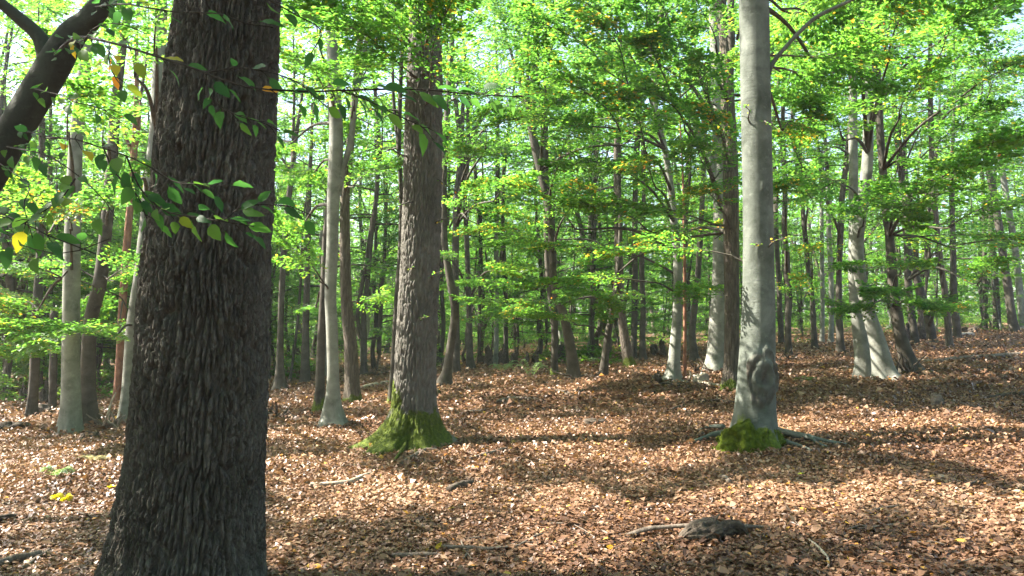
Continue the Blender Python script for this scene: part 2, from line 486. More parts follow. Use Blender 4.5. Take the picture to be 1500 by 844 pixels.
def make_crown(seed, H=9.0, RAD=3.2, nbr=40, nfan=9, nleaf=70, leaf=0.085, shape=LEAF_QUAD, low=0.75, autumn=0.03):
    r = np.random.default_rng(seed); mb = MB()
    zz = np.linspace(0, H, 9)
    ax_ = np.stack([0.25 * np.sin(zz * 0.5 + seed), 0.25 * np.cos(zz * 0.43 + seed * 2), zz], 1); ax_[:, :2] -= ax_[0, :2]
    tube(mb, ax_, np.linspace(0.10, 0.015, 9), 6, 1, cap=False)
    for b in range(nbr):
        u = (b + r.random()) / nbr
        z0 = H * u * 0.96
        prof = low + (1 - low) * math.sin(min(u * 2.2, 1) * math.pi / 2) if u < 0.45 else math.cos((u - 0.45) / 0.55 * math.pi / 2) * 0.8 + 0.2
        L = RAD * prof * r.uniform(0.65, 1.2); az = b * 2.39996 + r.normal(0, 0.35); el = 0.05 + 0.75 * u + r.normal(0, 0.12)
        t = np.linspace(0, 1, 6)
        loc = np.stack([t * L, 0.06 * L * np.sin(t * 5 + b), -0.22 * L * t * t * (1 - 0.5 * u)], 1)
        Rb = rot_to(az, el)
        base = np.array([np.interp(z0, zz, ax_[:, c]) for c in range(3)])
        limb = loc @ Rb.T + base
        tube(mb, limb, 0.035 * (1.1 - 0.7 * u) * (1 - 0.88 * t), 4, 1, cap=False)
        bt = r.normal(0, 0.07)
        for k in range(nfan):
            s = 0.2 + 0.8 * (k + r.random()) / nfan; s = min(s, 1.0)
            p0 = np.array([np.interp(s, t, limb[:, c]) for c in range(3)])
            a2 = az + (1 if k % 2 else -1) * r.uniform(0.25, 1.0) * (1.1 - 0.8 * s)
            FL = (0.55 + 0.28 * L) * r.uniform(0.6, 1.1)
            Rm = rot_to(a2, el * 0.35 + r.normal(-0.03, 0.16), r.normal(0, 0.25))
            n = int(nleaf * r.uniform(0.6, 1.3))
            p, d, nr = fan(r, n, FL)
            leaves(mb, p @ Rm.T + p0, d @ Rm.T, nr @ Rm.T, leaf * r.uniform(0.7, 1.25, n), tone_of(r, n, autumn, 0.42 + bt), shape, 0)
    return mb.mesh('crown', [M['leaf'], M['dark']], (1,))

BRANCH = [make_branch(100 + k, L=2.6, nfan=[16, 14, 17, 15, 16, 14][k], nleaf=100, leaf=0.075, autumn=[0.006, 0.02, 0.004, 0.012, 0.01, 0.08][k]) for k in range(6)]
CROWN_FINE = [make_crown(200 + k, nbr=19, nfan=7, nleaf=80, leaf=0.085, autumn=0.012) for k in range(3)]
CROWN_FAR = [make_crown(300 + k, nbr=23, nfan=8, nleaf=50, leaf=0.118, autumn=0.008) for k in range(4)]

# ------------------------------------------------------------------ trees
def thing(name, loc, label, cat, group=None):
    o = bpy.data.objects.new(name, None); COL.objects.link(o)
    o.empty_display_size = 0.2
    o.location = loc; o['label'] = label; o['category'] = cat
    if group: o['group'] = group
    return o

def trunk_arrays(P, rad, seg, rows, flare=0.6, flare_h=0.3, lobes=5, seed=0, rough=0.03, lobe_amp=0.5):
    """P local path, radii: a trunk with buttressed base; returns verts (rows*seg), faces, height array, angle array"""
    Q = catmull(np.column_stack([P, rad]), rows)
    C, rr = Q[:, :3], np.maximum(Q[:, 3], 0.004)
    T, Nn, B = frames(C)
    th = np.linspace(0, 2 * math.pi, seg, endpoint=False)
    d = Nn[:, None, :] * np.cos(th)[None, :, None] + B[:, None, :] * np.sin(th)[None, :, None]
    h = np.clip(C[:, 2], -0.3, None)[:, None]
    ph = np.random.default_rng(seed).uniform(0, 6.28, 3)
    lob = 0.55 * np.cos(lobes * th + ph[0]) + 0.3 * np.cos((lobes - 2) * th + ph[1]) + 0.25 * np.cos((lobes + 3) * th + ph[2])
    lob = np.clip(0.5 + 0.5 * lob, 0, 1.1)[None, :]
    fl = flare * np.exp(-np.maximum(h, -0.05) / flare_h) * (1 - lobe_amp + 2 * lobe_amp * lob)
    q = C[:, None, :] * np.array([2.0, 2.0, 1.1]) + d * 1.2
    nz = fbm(q[..., 0] + seed, q[..., 1], q[..., 2], seed, 3)
    r = rr[:, None] * (1 + fl + rough * nz)
    return C, d, r, h + 0 * r, th

def build_trunk(parent, P, rad, material, seg=20, rows=60, moss=0.0, limbs=(), name='trunk', seed=0, **kw):
    C, d, r, h, th = trunk_arrays(P, rad, seg, rows, seed=seed, **kw)
    V = (C[:, None, :] + d * r[..., None])
    tone = np.full(r.shape, 0.5)
    if moss:
        mn = fbm(V[..., 0] * 5, V[..., 1] * 5, V[..., 2] * 3, seed + 9, 3)
        tone = 0.5 + 0.5 * np.clip(1.15 - h / moss + 0.45 * mn, 0, 1)
    mb = MB(); mb.add(V.reshape(-1, 3), grid_faces(rows, seg), 0, tone.ravel())
    for LP, LR in limbs:
        n = max(6, len(LP) * 4)
        Q = catmull(np.column_stack([LP, LR]), n)
        tube(mb, Q[:, :3], np.maximum(Q[:, 3], 0.003), max(6, seg // 2), 0, 0.5, rough=0.06, seed=seed)
    return link(name, mb.mesh(name, [material]), parent)

TREES = {}
def tufts(mb, pts, nrm, size, r, slot=0):
    n = len(pts)
    d = nrm * 0.8 + r.normal(0, 0.6, (n, 3))
    leaves(mb, pts, d, r.normal(0, 1, (n, 3)), size * r.uniform(0.5, 1.3, n), np.full(n, 1.0), LEAF_QUAD, slot)
def tree(key, kind, name, label, pts, top=9.0, crown=None, crown_z=5.0, crown_s=1.0, limbs=(), moss=0.0, group=None, base=None, seg=None, fl=0.5, flh=0.25, cat='tree', rows=None, rough=0.04, snag=False):
    """pts: (px, py, width px) from the foot up; the foot pixel meets the ground and gives the distance"""
    g = on_ground(pts[0][0], pts[0][1]) if base is None else np.array(base, float)
    D = g[1]
    sd = abs(hash(key)) % 1000 if False else sum(ord(c) * (k + 3) for k, c in enumerate(key)) % 997
    W = []
    for k, (px, py, w) in enumerate(pts):
        p = g.copy() if k == 0 else at(px, py, D)
        W.append([*p, w * 0.5 * D / F])
    W = np.array(W)
    loc = g.copy(); loc[2] = float(ground_z(g[0], g[1]))
    P = W[:, :3] - loc; rad = W[:, 3].copy()
    if fl > 0: rad[0] = rad[1]                      # the flare is added on top
    # go on above the last seen point
    d = P[-1] - P[-2]; d = d / np.linalg.norm(d)
    ext = []; er = []
    p = P[-1].copy(); r = rad[-1]; z0 = p[2]
    if not snag:
        rs = np.random.default_rng(sd)
        while p[2] < top:
            d = d * 0.8 + np.array([rs.normal(0, .06), rs.normal(0, .06), 0.25]); d /= np.linalg.norm(d)
            p = p + d * 1.2
            r = max(rad[-1] * (1 - 0.75 * (p[2] - z0) / (top - z0 + 1.5)), 0.02)
            ext.append(p.copy()); er.append(r)
    P = np.vstack([P] + ([np.array(ext)] if ext else [])); rad = np.concatenate([rad, er])
    P = np.vstack([P[0] - [0, 0, 0.25], P]); rad = np.concatenate([[rad[0]], rad])
    t = thing(name, loc, label, cat, group)
    LL = []
    for lp in limbs:                                 # (px, py, width) paths, the limb's own depth offset grows along it
        q = np.array([[*(at(px, py, D + (dy if len(rest) else 0)) - loc), w * 0.5 * D / F] for (px, py, w, *rest) in lp for dy in [rest[0] if rest else 0]])
        LL.append((q[:, :3], q[:, 3]))
    n_seg = seg or (24 if D < 20 else 14)
    build_trunk(t, P, rad, M[kind], n_seg, rows or int(30 + 4 * len(P)), moss, LL, seed=sd, flare=fl * 1.5, flare_h=flh, rough=rough)
    if crown is not None:
        zc = crown_z
        k = int(np.argmin(np.abs(P[:, 2] - zc)))
        c = link('crown', crown, t, loc=P[k] , rot=(0, 0, sd * 0.7), scale=crown_s)
    TREES[key] = dict(obj=t, loc=loc, P=P, rad=rad, D=D)
    return t

FI, FA = CROWN_FINE, CROWN_FAR

# --- the big oak in the foreground, its ridges real geometry
def ridged_oak(key, label, pts, seg, rows_fine, z_fine, cell_u, cell_v, amp, crown, moss, flare, flh, lobes, lobe_amp=0.5, material='oak_ridged', crown_z=6.5, crown_s=1.25):
    g = on_ground(pts[0][0], pts[0][1]); D = g[1]
    loc = g.copy(); loc[2] = float(ground_z(g[0], g[1]))
    W = np.array([[*((g if k == 0 else at(px, py, D)) - loc), w * 0.5 * D / F] for k, (px, py, w) in enumerate(pts)])
    # sort out the part above the frame
    last = W[-1]; d = (W[-1] - W[-3])[:3]; d /= np.linalg.norm(d)
    ext = []
    p = last[:3].copy(); r = last[3]
    while p[2] < 11:
        d = d * 0.85 + np.array([0, 0, 0.15]); d /= np.linalg.norm(d)
        p = p + d * 1.0; r = max(r * 0.93, 0.08); ext.append([*p, r])
    W = np.vstack([[*(W[0, :3] - [0, 0, 0.25]), W[0, 3]], W, ext])
    zall = np.concatenate([np.linspace(-0.2, z_fine, rows_fine), np.linspace(z_fine, 11, 50)[1:]])
    dense = catmull(W, 400)
    C = np.stack([np.interp(zall, dense[:, 2], dense[:, c]) for c in range(3)], 1); rr = np.interp(zall, dense[:, 2], dense[:, 3])
    th = np.linspace(0, 2 * math.pi, seg, endpoint=False)
    dd = np.stack([np.cos(th), np.sin(th), 0 * th], -1)[None]
    TH, Z = np.meshgrid(th, zall)
    Rm = float(np.mean(rr[:rows_fine]))
    per = round(2 * math.pi * Rm / cell_u)
    ux, uy = np.cos(TH) * Rm, np.sin(TH) * Rm
    warp = 0.50 * fbm(ux * 3, uy * 3, Z * 1.8, 21, 3) + 0.22 * vnoise(ux * 14, uy * 14, Z * 9, 31) + 0.12 * vnoise(ux * 30, uy * 30, Z * 26, 35)
    f1, f2, cid = voronoi2(TH / (2 * math.pi) * per + warp, Z / cell_v + 0.35 * fbm(ux * 9, uy * 9, Z * 3, 5, 2), per, 3)
    hgt = smooth(0.04, 0.27, f2 - f1 + 0.10 * vnoise(ux * 40, uy * 40, Z * 14, 63))
    # second, finer cracks across the plates
    g1, g2, _ = voronoi2(TH / (2 * math.pi) * per * 2 + warp * 2, Z / (cell_v * 0.22) + 0.6 * fbm(ux * 12, uy * 12, Z * 6, 8, 2), per * 2, 17)
    fine = smooth(0.0, 0.3, g2 - g1)
    disp = amp * (0.75 * hgt * (0.75 + 0.5 * cid) + 0.50 * fine * hgt + 0.18 * fbm(ux * 60, uy * 60, Z * 30, 44, 2) - 0.55)
    lo = np.clip(0.5 + 0.5 * (0.6 * np.cos(lobes * th + 0.6) + 0.4 * np.cos((lobes - 2) * th + 2.0) + 0.2 * np.cos((lobes + 4) * th)), 0, 1.1)[None]
    h = np.maximum(Z, -0.05)
    fl = flare * np.exp(-h / flh) * (1 - lobe_amp + 2 * lobe_amp * lo)
    r = rr[:, None] * (1 + fl + 0.025 * fbm(ux * 2, uy * 2, Z * 0.8, 77, 2)) + disp
    V = C[:, None, :] + dd * r[..., None]
    tone = np.full(r.shape, 0.5)
    if moss:
        mn = fbm(ux * 6, uy * 6, Z * 3, 9, 4)
        side = 0.25 * np.cos(TH + 2.2)
        tone = 0.5 + 0.5 * np.clip(1.05 - Z / moss + 0.8 * mn + side, 0, 1)
    t = thing('oak_tree', loc, label, 'tree')
    mb = MB(); mb.add(V.reshape(-1, 3), grid_faces(len(zall), seg), 0, tone.ravel())
    link('trunk', mb.mesh('trunk', [M[material]]), t)
    if moss:
        rs = np.random.default_rng(14); VV = V.reshape(-1, 3); ok = np.where((tone.ravel() > 0.86) & (VV[:, 2] > -0.02))[0]
        qi = rs.choice(ok, 5200); nn = VV[qi] - np.array([C[0, 0], C[0, 1], 0]); nn[:, 2] = 0.3; nn /= np.linalg.norm(nn, axis=1)[:, None]
        mb = MB(); tufts(mb, VV[qi] + rs.normal(0, .01, (len(qi), 3)), nn, 0.013, rs)
        link('moss', mb.mesh('moss', [M['moss']], ()), t, kind='stuff')
    P = np.column_stack([np.interp(np.linspace(0, 11, 30), dense[:, 2], dense[:, c]) for c in range(3)])
    TREES[key] = dict(obj=t, loc=loc, P=P, rad=np.interp(P[:, 2], dense[:, 2], dense[:, 3]), D=D)
    c = link('crown', crown, t, loc=P[int(np.argmin(abs(P[:, 2] - crown_z)))], rot=(0, 0, 1.0), scale=crown_s)
    return t

ridged_oak('A', 'massive dark oak trunk with deeply furrowed bark in the left foreground',
    [(266, 878, 224), (269, 844, 212), (286, 700, 186), (294, 600, 178), (299, 500, 172), (303, 400, 167), (310, 300, 162), (317, 200, 156), (326, 100, 147), (335, 0, 137)],
    460, 470, 3.9, 0.031, 0.42, 0.038, FI[0], 0.0, 0.07, 0.18, 7)
ridged_oak('P', 'stout oak with grey-brown bark and green mossy buttress roots at its foot',
    [(603, 655, 70), (605, 620, 66), (607, 590, 60), (610, 500, 57), (615, 400, 55), (618, 300, 54), (620, 200, 53), (622, 100, 48), (624, 0, 44)],
    190, 230, 6.2, 0.040, 0.26, 0.026, FI[1], 0.70, 1.1, 0.19, 6, 0.62, material='oak_grey', crown_z=10.5, crown_s=0.9)

# --- the nearer beech on the right with its burl and roots
def burl_beech():
    pts = [(1106, 656, 66), (1106, 620, 60), (1108, 560, 54), (1110, 500, 50), (1111, 400, 45), (1110, 300, 43), (1108, 200, 43), (1106, 100, 43), (1104, 0, 43)]
    g = on_ground(*pts[0][:2]); D = g[1]; loc = g.copy(); loc[2] = float(ground_z(g[0], g[1]))
    W = np.array([[*((g if k == 0 else at(px, py, D)) - loc), w * 0.5 * D / F] for k, (px, py, w) in enumerate(pts)])
    W = np.vstack([[*(W[0, :3] - [0, 0, .25]), W[0, 3]], W, [*(W[-1, :3] + [-0.05, 0, 2]), W[-1, 3] * .9], [*(W[-1, :3] + [-0.1, 0.1, 5]), W[-1, 3] * .6], [*(W[-1, :3] + [0, 0.2, 8]), W[-1, 3] * .3]])
    rows, seg = 300, 110
    C, d, r, h, th = trunk_arrays(W[:, :3], W[:, 3], seg, rows, flare=0.42, flare_h=0.16, lobes=5, seed=5, rough=0.025, lobe_amp=0.6)
    zb = at(1118, 550, D)[2] - loc[2]
    ang = math.atan2(d[10, :, 1].mean(), d[10, :, 0].mean())
    A = np.arctan2(d[..., 1], d[..., 0])
    da = np.angle(np.exp(1j * (A - R(-87))))
    hz = C[:, 2][:, None]
    rho = np.sqrt((da * 0.235 / 0.19) ** 2 + ((hz - zb) / 0.31) ** 2)
    wob = 0.18 * fbm(A * 3, hz * 6, 0.0, 3, 3)
    rh = rho + wob
    r = r + 0.075 * smooth(1.2, 0.45, rh) + 0.032 * np.exp(-((rh - 0.95) / 0.10) ** 2) - 0.030 * np.exp(-((rh - 0.72) / 0.09) ** 2) - 0.05 * np.exp(-(rh / 0.25) ** 2) + 0.02 * smooth(1.2, 0.6, rh) * fbm(A * 10, hz * 20, 0, 8, 3)
    # small knots and eyes up the stem
    for (az, zz, s, amp) in [(-100, 2.35, 0.05, 0.010), (-128, 1.7, 0.04, -0.01), (-75, 3.1, 0.06, 0.012), (-120, 4.0, 0.06, 0.014), (-140, 0.95, 0.04, -0.012)]:
        dd = np.angle(np.exp(1j * (A - R(az))))
        q = np.sqrt((dd * 0.2 / s) ** 2 + ((hz - zz) / (s * 1.2)) ** 2)
        r = r + amp * np.exp(-((q - 0.8) / 0.4) ** 2)
    V = C[:, None, :] + d * r[..., None]
    tone = 0.5 - 0.5 * (np.exp(-((rh - 0.9) / 0.11) ** 2) + 0.22 * smooth(1.0, 0.7, rh) + 0.8 * np.exp(-(rh / 0.24) ** 2)) * (0.75 + 0.35 * vnoise(A * 8, hz * 14, 0, 2))
    tone = np.clip(tone, 0, 0.5)
    low = 1.25 - hz / 0.34 + 0.5 * fbm(V[..., 0] * 7, V[..., 1] * 7, V[..., 2] * 5, 2, 3) + 0.55 * np.cos(A - R(-125)) - 0.45
    tone = np.where(rh > 1.1, 0.5 + 0.5 * np.clip(low, 0, 1), tone)
    t = thing('beech_tree', loc, 'smooth grey beech with an oval burl low on its trunk and moss at its foot', 'tree')
    mb = MB(); mb.add(V.reshape(-1, 3), grid_faces(rows, seg), 0, tone.ravel())
    link('trunk', mb.mesh('trunk', [M['beech_grey_shaded']]), t)
    # limb that leaves to the right high up
    lp = [(1120, 135, 10, 0), (1128, 100, 8, -0.05), (1150, 70, 6, -0.1), (1192, 28, 6, -0.2), (1235, 6, 5, -0.3), (1290, -20, 4, -0.4)]
    Q = catmull(np.array([[*(at(a, b, D + e) - loc), w * .5 * D / F] for a, b, w, e in lp]), 22)
    mb = MB(); tube(mb, Q[:, :3], Q[:, 3], 10, 0, rough=.08, seed=4)
    link('limb', mb.mesh('limb', [M['beech_grey_shaded']]), t)
    # mossy collar on the near left of the foot
    mb = MB(); nu, nv = 70, 36
    c0 = on_ground(1092, 662) - loc; top_z = at(1085, 612, D - 0.25)[2] - loc[2]
    u = np.linspace(R(155), R(385), nu); v = np.linspace(0, 1, nv)
    U_, V_ = np.meshgrid(u, v, indexing='ij')
    cx, cy_ = W[1, 0] - 0.10, W[1, 1] - 0.02
    prof = 0.325 + 0.13 * (1 - V_) ** 1.7
    top = top_z * (0.8 + 0.25 * vnoise(U_ * 2.2, 0, 0, 6))
    rr = prof * (1 + 0.16 * fbm(U_ * 3.5, V_ * 2, 0, 12, 4) + 0.05 * vnoise(U_ * 16, V_ * 9, 0, 15)) * np.where(V_ > 0.93, 0.72, 1.0)
    X = cx + np.cos(U_) * rr * 0.98; Yc = cy_ + np.sin(U_) * rr * 0.98; Zc = -0.06 + V_ * (top + 0.06) * np.clip(np.sin(np.clip((U_ - R(150)) / R(240), 0, 1) * math.pi) * 2.2, 0.05, 1)
    i, j = np.meshgrid(np.arange(nu - 1), np.arange(nv - 1), indexing='ij'); a = i * nv + j
    mb.add(np.stack([X, Yc, Zc], -1).reshape(-1, 3), np.stack([a, a + nv, a + nv + 1, a + 1], -1).reshape(-1, 4))
    rs = np.random.default_rng(4); pp = np.stack([X, Yc, Zc], -1).reshape(-1, 3)
    qi = rs.integers(0, len(pp), 5200); cen = np.array([cx, cy_, 0.1])
    nn = pp[qi] - cen; nn /= np.linalg.norm(nn, axis=1)[:, None]
    tufts(mb, pp[qi] + rs.normal(0, .012, (len(qi), 3)), nn, 0.011, rs)
    link('moss_collar', mb.mesh('moss_collar', [M['moss']]), t)
    # surface roots
    for k, (rp, w0) in enumerate([([(1128, 640), (1150, 643), (1180, 648), (1210, 652), (1240, 655)], 13), ([(1125, 648), (1150, 656), (1172, 660), (1190, 664)], 9), ([(1185, 650), (1197, 657), (1215, 659)], 6),
                                  ([(1072, 645), (1050, 645), (1030, 648), (1010, 652)], 12), ([(1060, 636), (1040, 632), (1022, 634)], 7)]):
        pp = []
        for q, (a_, b_) in enumerate(rp):
            x = on_ground(a_, b_); f = q / (len(rp) - 1)
            x[2] = ground_z(x[0], x[1]) + 0.07 * (1 - f) + 0.03
            pp.append([*(x - loc), w0 * .5 * D / F * (1 - .65 * f)])
        Q = catmull(np.array(pp), 20); mb = MB()
        tube(mb, Q[:, :3], Q[:, 3], 9, 0, rough=.2, seed=k)
        link('root', mb.mesh('root', [M['beech_grey_shaded']]), t)
    k = int(np.argmin(np.abs(W[:, 2] - 6.5)))
    link('crown', FI[2], t, loc=W[-3, :3], rot=(0, 0, 2.2), scale=1.1)
    TREES['EE'] = dict(obj=t, loc=loc, P=W[:, :3], rad=W[:, 3], D=D)
burl_beech()

# oak roots
def oak_roots():
    T_ = TREES['P']; t, loc, D = T_['obj'], T_['loc'], T_['D']
    for k, (rp, w0) in enumerate([([(580, 618), (566, 640), (548, 655), (530, 662)], 22), ([(592, 622), (580, 645), (566, 662), (552, 672)], 20), ([(612, 630), (607, 652), (600, 664)], 20), ([(628, 622), (640, 640), (655, 646), (668, 648)], 24), ([(600, 640), (588, 668), (575, 682)], 8)]):
        pp = []
        n = len(rp)
        for q, (a_, b_) in enumerate(rp):
            f = q / (n - 1); 
            if q == 0: x = at(a_, b_, D - 0.05)
            else:
                x = on_ground(a_, b_); x[2] = ground_z(x[0], x[1]) + 0.13 * (1 - f) ** 2 + 0.03
            pp.append([*(x - loc), w0 * .5 * D / F * (1 - .7 * f)])
        Q = catmull(np.array(pp), 22); mb = MB()
        tube(mb, Q[:, :3], Q[:, 3], 12, 0, 0.5 + 0.45 * np.repeat(smooth(1.0, 0.6, np.linspace(0, 1, 22)), 12) if False else 0.9, rough=.28, seed=k + 20)
        link('root', mb.mesh('root', [M['oak_grey']]), t)
oak_roots()

# --- every other tree whose trunk can be told apart
tree('B', 'shadebark', 'beech_tree', 'leaning dark beech trunk forking beside the big oak, branches hanging in front', [(-250, 900, 90), (-180, 640, 66), (-75, 360, 54), (2, 225, 47), (40, 160, 45), (78, 96, 46), (106, 50, 38), (156, -4, 30)], top=7, crown=FI[0], crown_z=5.5, crown_s=0.9,
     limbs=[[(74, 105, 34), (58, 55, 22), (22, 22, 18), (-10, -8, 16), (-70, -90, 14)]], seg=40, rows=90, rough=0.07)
tree('C', 'beech', 'beech_tree', 'straight grey beech left of the trunk with the long scar', [(103, 634, 30), (104, 590, 26), (104, 500, 24), (105, 400, 23), (108, 300, 21), (112, 200, 19), (124, 100, 17), (130, 20, 14)], crown=FI[1], top=12, crown_z=8.0, crown_s=0.55, fl=0.35)
tree('D', 'dark', 'beech_tree', 'grey beech with a long dark scar, touching the straight beech at the foot', [(131, 622, 26), (129, 560, 21), (132, 476, 19), (147, 410, 19), (156, 330, 17), (163, 250, 16), (170, 150, 14), (182, 50, 11)], crown=FI[0], top=12, crown_z=8.0, crown_s=0.55, fl=0.35)
tree('E', 'pine', 'pine_tree', 'slim red-barked pine between the scarred beech and the big oak', [(171, 590, 13), (175, 540, 12), (180, 440, 11), (185, 370, 11), (190, 310, 10), (196, 230, 9)], crown=FA[0], crown_z=7, crown_s=0.6, top=10, fl=0.15, limbs=[[(196, 230, 7), (186, 205, 5), (178, 180, 4)], [(197, 225, 7), (203, 195, 5), (206, 150, 4)]])
tree('F', 'beech', 'beech_tree', 'leaning grey beech half hidden behind the big oak', [(184, 618, 22), (189, 570, 20), (197, 476, 22), (209, 390, 21), (218, 300, 20), (229, 190, 20), (233, 100, 18), (237, 10, 15)], crown=FI[2], top=12, crown_z=8.0, crown_s=0.6, fl=0.25)
tree('G', 'dark', 'dark_tree', 'dark slender trunk with a burred stub of branch, deep in the left wood', [(45, 610, 17), (50, 560, 13), (52, 500, 13), (55, 440, 13), (58, 380, 10), (60, 300, 9), (62, 200, 8)], crown=FA[1], crown_z=4.8, crown_s=0.65, limbs=[[(56, 455, 12), (64, 452, 11), (72, 448, 10), (79, 446, 7)]], fl=0.3)
tree('H', 'dark', 'broken_snag', 'dark broken snag with a ragged top beside the burred trunk', [(77, 598, 11), (78, 540, 10), (79, 490, 10), (80, 462, 13), (78, 452, 7)], snag=True, fl=0.2, cat='dead tree', rough=0.15)
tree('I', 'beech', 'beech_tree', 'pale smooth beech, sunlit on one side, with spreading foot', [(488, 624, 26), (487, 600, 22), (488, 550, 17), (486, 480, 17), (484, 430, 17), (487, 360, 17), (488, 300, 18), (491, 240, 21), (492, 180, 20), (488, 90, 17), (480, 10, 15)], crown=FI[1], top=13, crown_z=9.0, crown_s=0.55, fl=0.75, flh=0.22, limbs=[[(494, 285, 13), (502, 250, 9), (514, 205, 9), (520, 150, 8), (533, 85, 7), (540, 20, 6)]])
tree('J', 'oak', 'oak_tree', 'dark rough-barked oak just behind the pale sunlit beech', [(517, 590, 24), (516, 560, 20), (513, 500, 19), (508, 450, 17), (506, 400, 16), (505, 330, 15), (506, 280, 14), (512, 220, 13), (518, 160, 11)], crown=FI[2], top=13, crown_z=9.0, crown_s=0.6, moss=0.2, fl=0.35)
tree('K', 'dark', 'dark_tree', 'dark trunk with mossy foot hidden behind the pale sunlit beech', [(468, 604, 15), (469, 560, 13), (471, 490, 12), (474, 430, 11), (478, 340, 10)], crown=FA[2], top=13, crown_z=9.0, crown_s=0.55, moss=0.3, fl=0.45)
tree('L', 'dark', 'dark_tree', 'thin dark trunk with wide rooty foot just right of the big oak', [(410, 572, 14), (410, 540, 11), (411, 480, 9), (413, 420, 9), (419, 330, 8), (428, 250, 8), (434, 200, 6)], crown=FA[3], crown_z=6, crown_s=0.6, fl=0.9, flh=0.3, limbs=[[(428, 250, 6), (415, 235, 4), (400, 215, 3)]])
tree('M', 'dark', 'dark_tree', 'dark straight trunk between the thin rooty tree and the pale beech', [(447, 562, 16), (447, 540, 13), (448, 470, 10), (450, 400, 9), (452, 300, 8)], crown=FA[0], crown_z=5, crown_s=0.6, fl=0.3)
tree('M2', 'dark', 'sapling_tree', 'very thin leaning sapling beside the thin rooty tree', [(424, 560, 5), (430, 520, 4), (437, 460, 4), (441, 400, 4), (444, 330, 3)], top=6, crown=FA[1], crown_z=4, crown_s=0.5, fl=0.2)
tree('N', 'dark', 'dark_tree', 'dark twin trunk far behind, between the dark oak and the stout oak', [(533, 550, 11), (533, 500, 9), (533, 451, 8), (538, 415, 7), (545, 340, 6)], crown=FA[2], crown_z=5, fl=0.4, limbs=[[(532, 500, 6), (524, 465, 6), (530, 420, 6), (537, 380, 6), (545, 320, 5)]])
tree('O', 'dark', 'dark_tree', 'slim dark trunk rising close along the left side of the stout oak', [(573, 592, 9), (575, 550, 8), (579, 480, 8), (583, 415, 8), (586, 380, 8), (588, 300, 7), (584, 220, 6)], crown=FA[3], crown_z=5.5, crown_s=0.6, moss=0.25, fl=0.5)
tree('Q', 'dark', 'beech_tree', 'crooked dark beech bending behind the stout oak', [(651, 564, 16), (655, 545, 13), (658, 520, 12), (666, 463, 12), (663, 430, 12), (653, 371, 10), (650, 330, 10), (651, 240, 9), (656, 150, 9), (662, 60, 8)], crown=FI[0], top=13, crown_z=9.0, crown_s=0.65, fl=0.8, flh=0.2)
tree('R', 'dark', 'beech_tree', 'forked beech standing behind the crooked dark one', [(668, 547, 14), (668, 500, 11), (667, 400, 10), (668, 330, 10), (669, 290, 10), (674, 240, 8), (677, 180, 7)], crown=FA[0], crown_z=7, fl=0.3, limbs=[[(669, 292, 8), (678, 245, 7), (695, 195, 7), (718, 149, 5)]])
tree('S', 'dark', 'beech_tree', 'slim upright trunk between the forked beech and the green undergrowth', [(689, 542, 13), (688, 520, 10), (687, 440, 8), (683, 340, 7), (681, 290, 6), (680, 220, 5)], crown=FA[1], crown_z=6, fl=0.45)
tree('T1', 'dark', 'dark_tree', 'thin dark stem at the back of the clearing, left of a pair', [(702, 534, 7), (702, 480, 5), (703, 400, 5), (705, 320, 4)], crown=FA[2], crown_z=5, fl=0.3)
tree('T2', 'beech', 'beech_tree', 'far beech of a pair rising behind the green undergrowth', [(726, 534, 9), (727, 480, 7), (727, 380, 7), (728, 300, 6)], crown=FA[3], crown_z=7, fl=0.4)
tree('T3', 'dark', 'dark_tree', 'darker far trunk of the pair behind the green undergrowth', [(741, 532, 9), (741, 480, 7), (740, 420, 7), (738, 371, 6), (736, 300, 5)], crown=FA[0], crown_z=7, fl=0.4)
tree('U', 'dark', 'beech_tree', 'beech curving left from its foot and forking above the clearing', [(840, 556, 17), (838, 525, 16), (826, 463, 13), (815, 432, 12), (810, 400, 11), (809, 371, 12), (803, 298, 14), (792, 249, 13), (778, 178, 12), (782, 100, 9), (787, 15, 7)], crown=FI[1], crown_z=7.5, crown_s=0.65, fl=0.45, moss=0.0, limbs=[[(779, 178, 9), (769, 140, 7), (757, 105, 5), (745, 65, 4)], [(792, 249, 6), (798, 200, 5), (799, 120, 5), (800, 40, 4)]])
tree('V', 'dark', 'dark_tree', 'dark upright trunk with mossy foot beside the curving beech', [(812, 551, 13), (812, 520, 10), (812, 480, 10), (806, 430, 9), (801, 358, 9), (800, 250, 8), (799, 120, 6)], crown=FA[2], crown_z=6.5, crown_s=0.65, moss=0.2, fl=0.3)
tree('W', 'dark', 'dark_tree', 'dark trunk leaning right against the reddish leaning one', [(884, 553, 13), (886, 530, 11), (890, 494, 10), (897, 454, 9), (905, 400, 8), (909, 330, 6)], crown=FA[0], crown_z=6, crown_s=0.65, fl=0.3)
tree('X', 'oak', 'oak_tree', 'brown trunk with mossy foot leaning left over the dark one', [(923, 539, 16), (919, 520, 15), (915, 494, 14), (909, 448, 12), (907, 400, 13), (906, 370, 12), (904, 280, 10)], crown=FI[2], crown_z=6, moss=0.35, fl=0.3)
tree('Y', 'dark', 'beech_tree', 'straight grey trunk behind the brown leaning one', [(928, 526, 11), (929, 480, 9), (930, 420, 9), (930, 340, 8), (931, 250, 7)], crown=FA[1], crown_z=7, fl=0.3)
tree('Z', 'dark', 'dark_tree', 'wavy dark trunk next to the straight grey one at the back', [(942, 528, 12), (941, 500, 9), (942, 450, 8), (940, 390, 8), (943, 300, 6)], crown=FA[3], crown_z=7, fl=0.4)
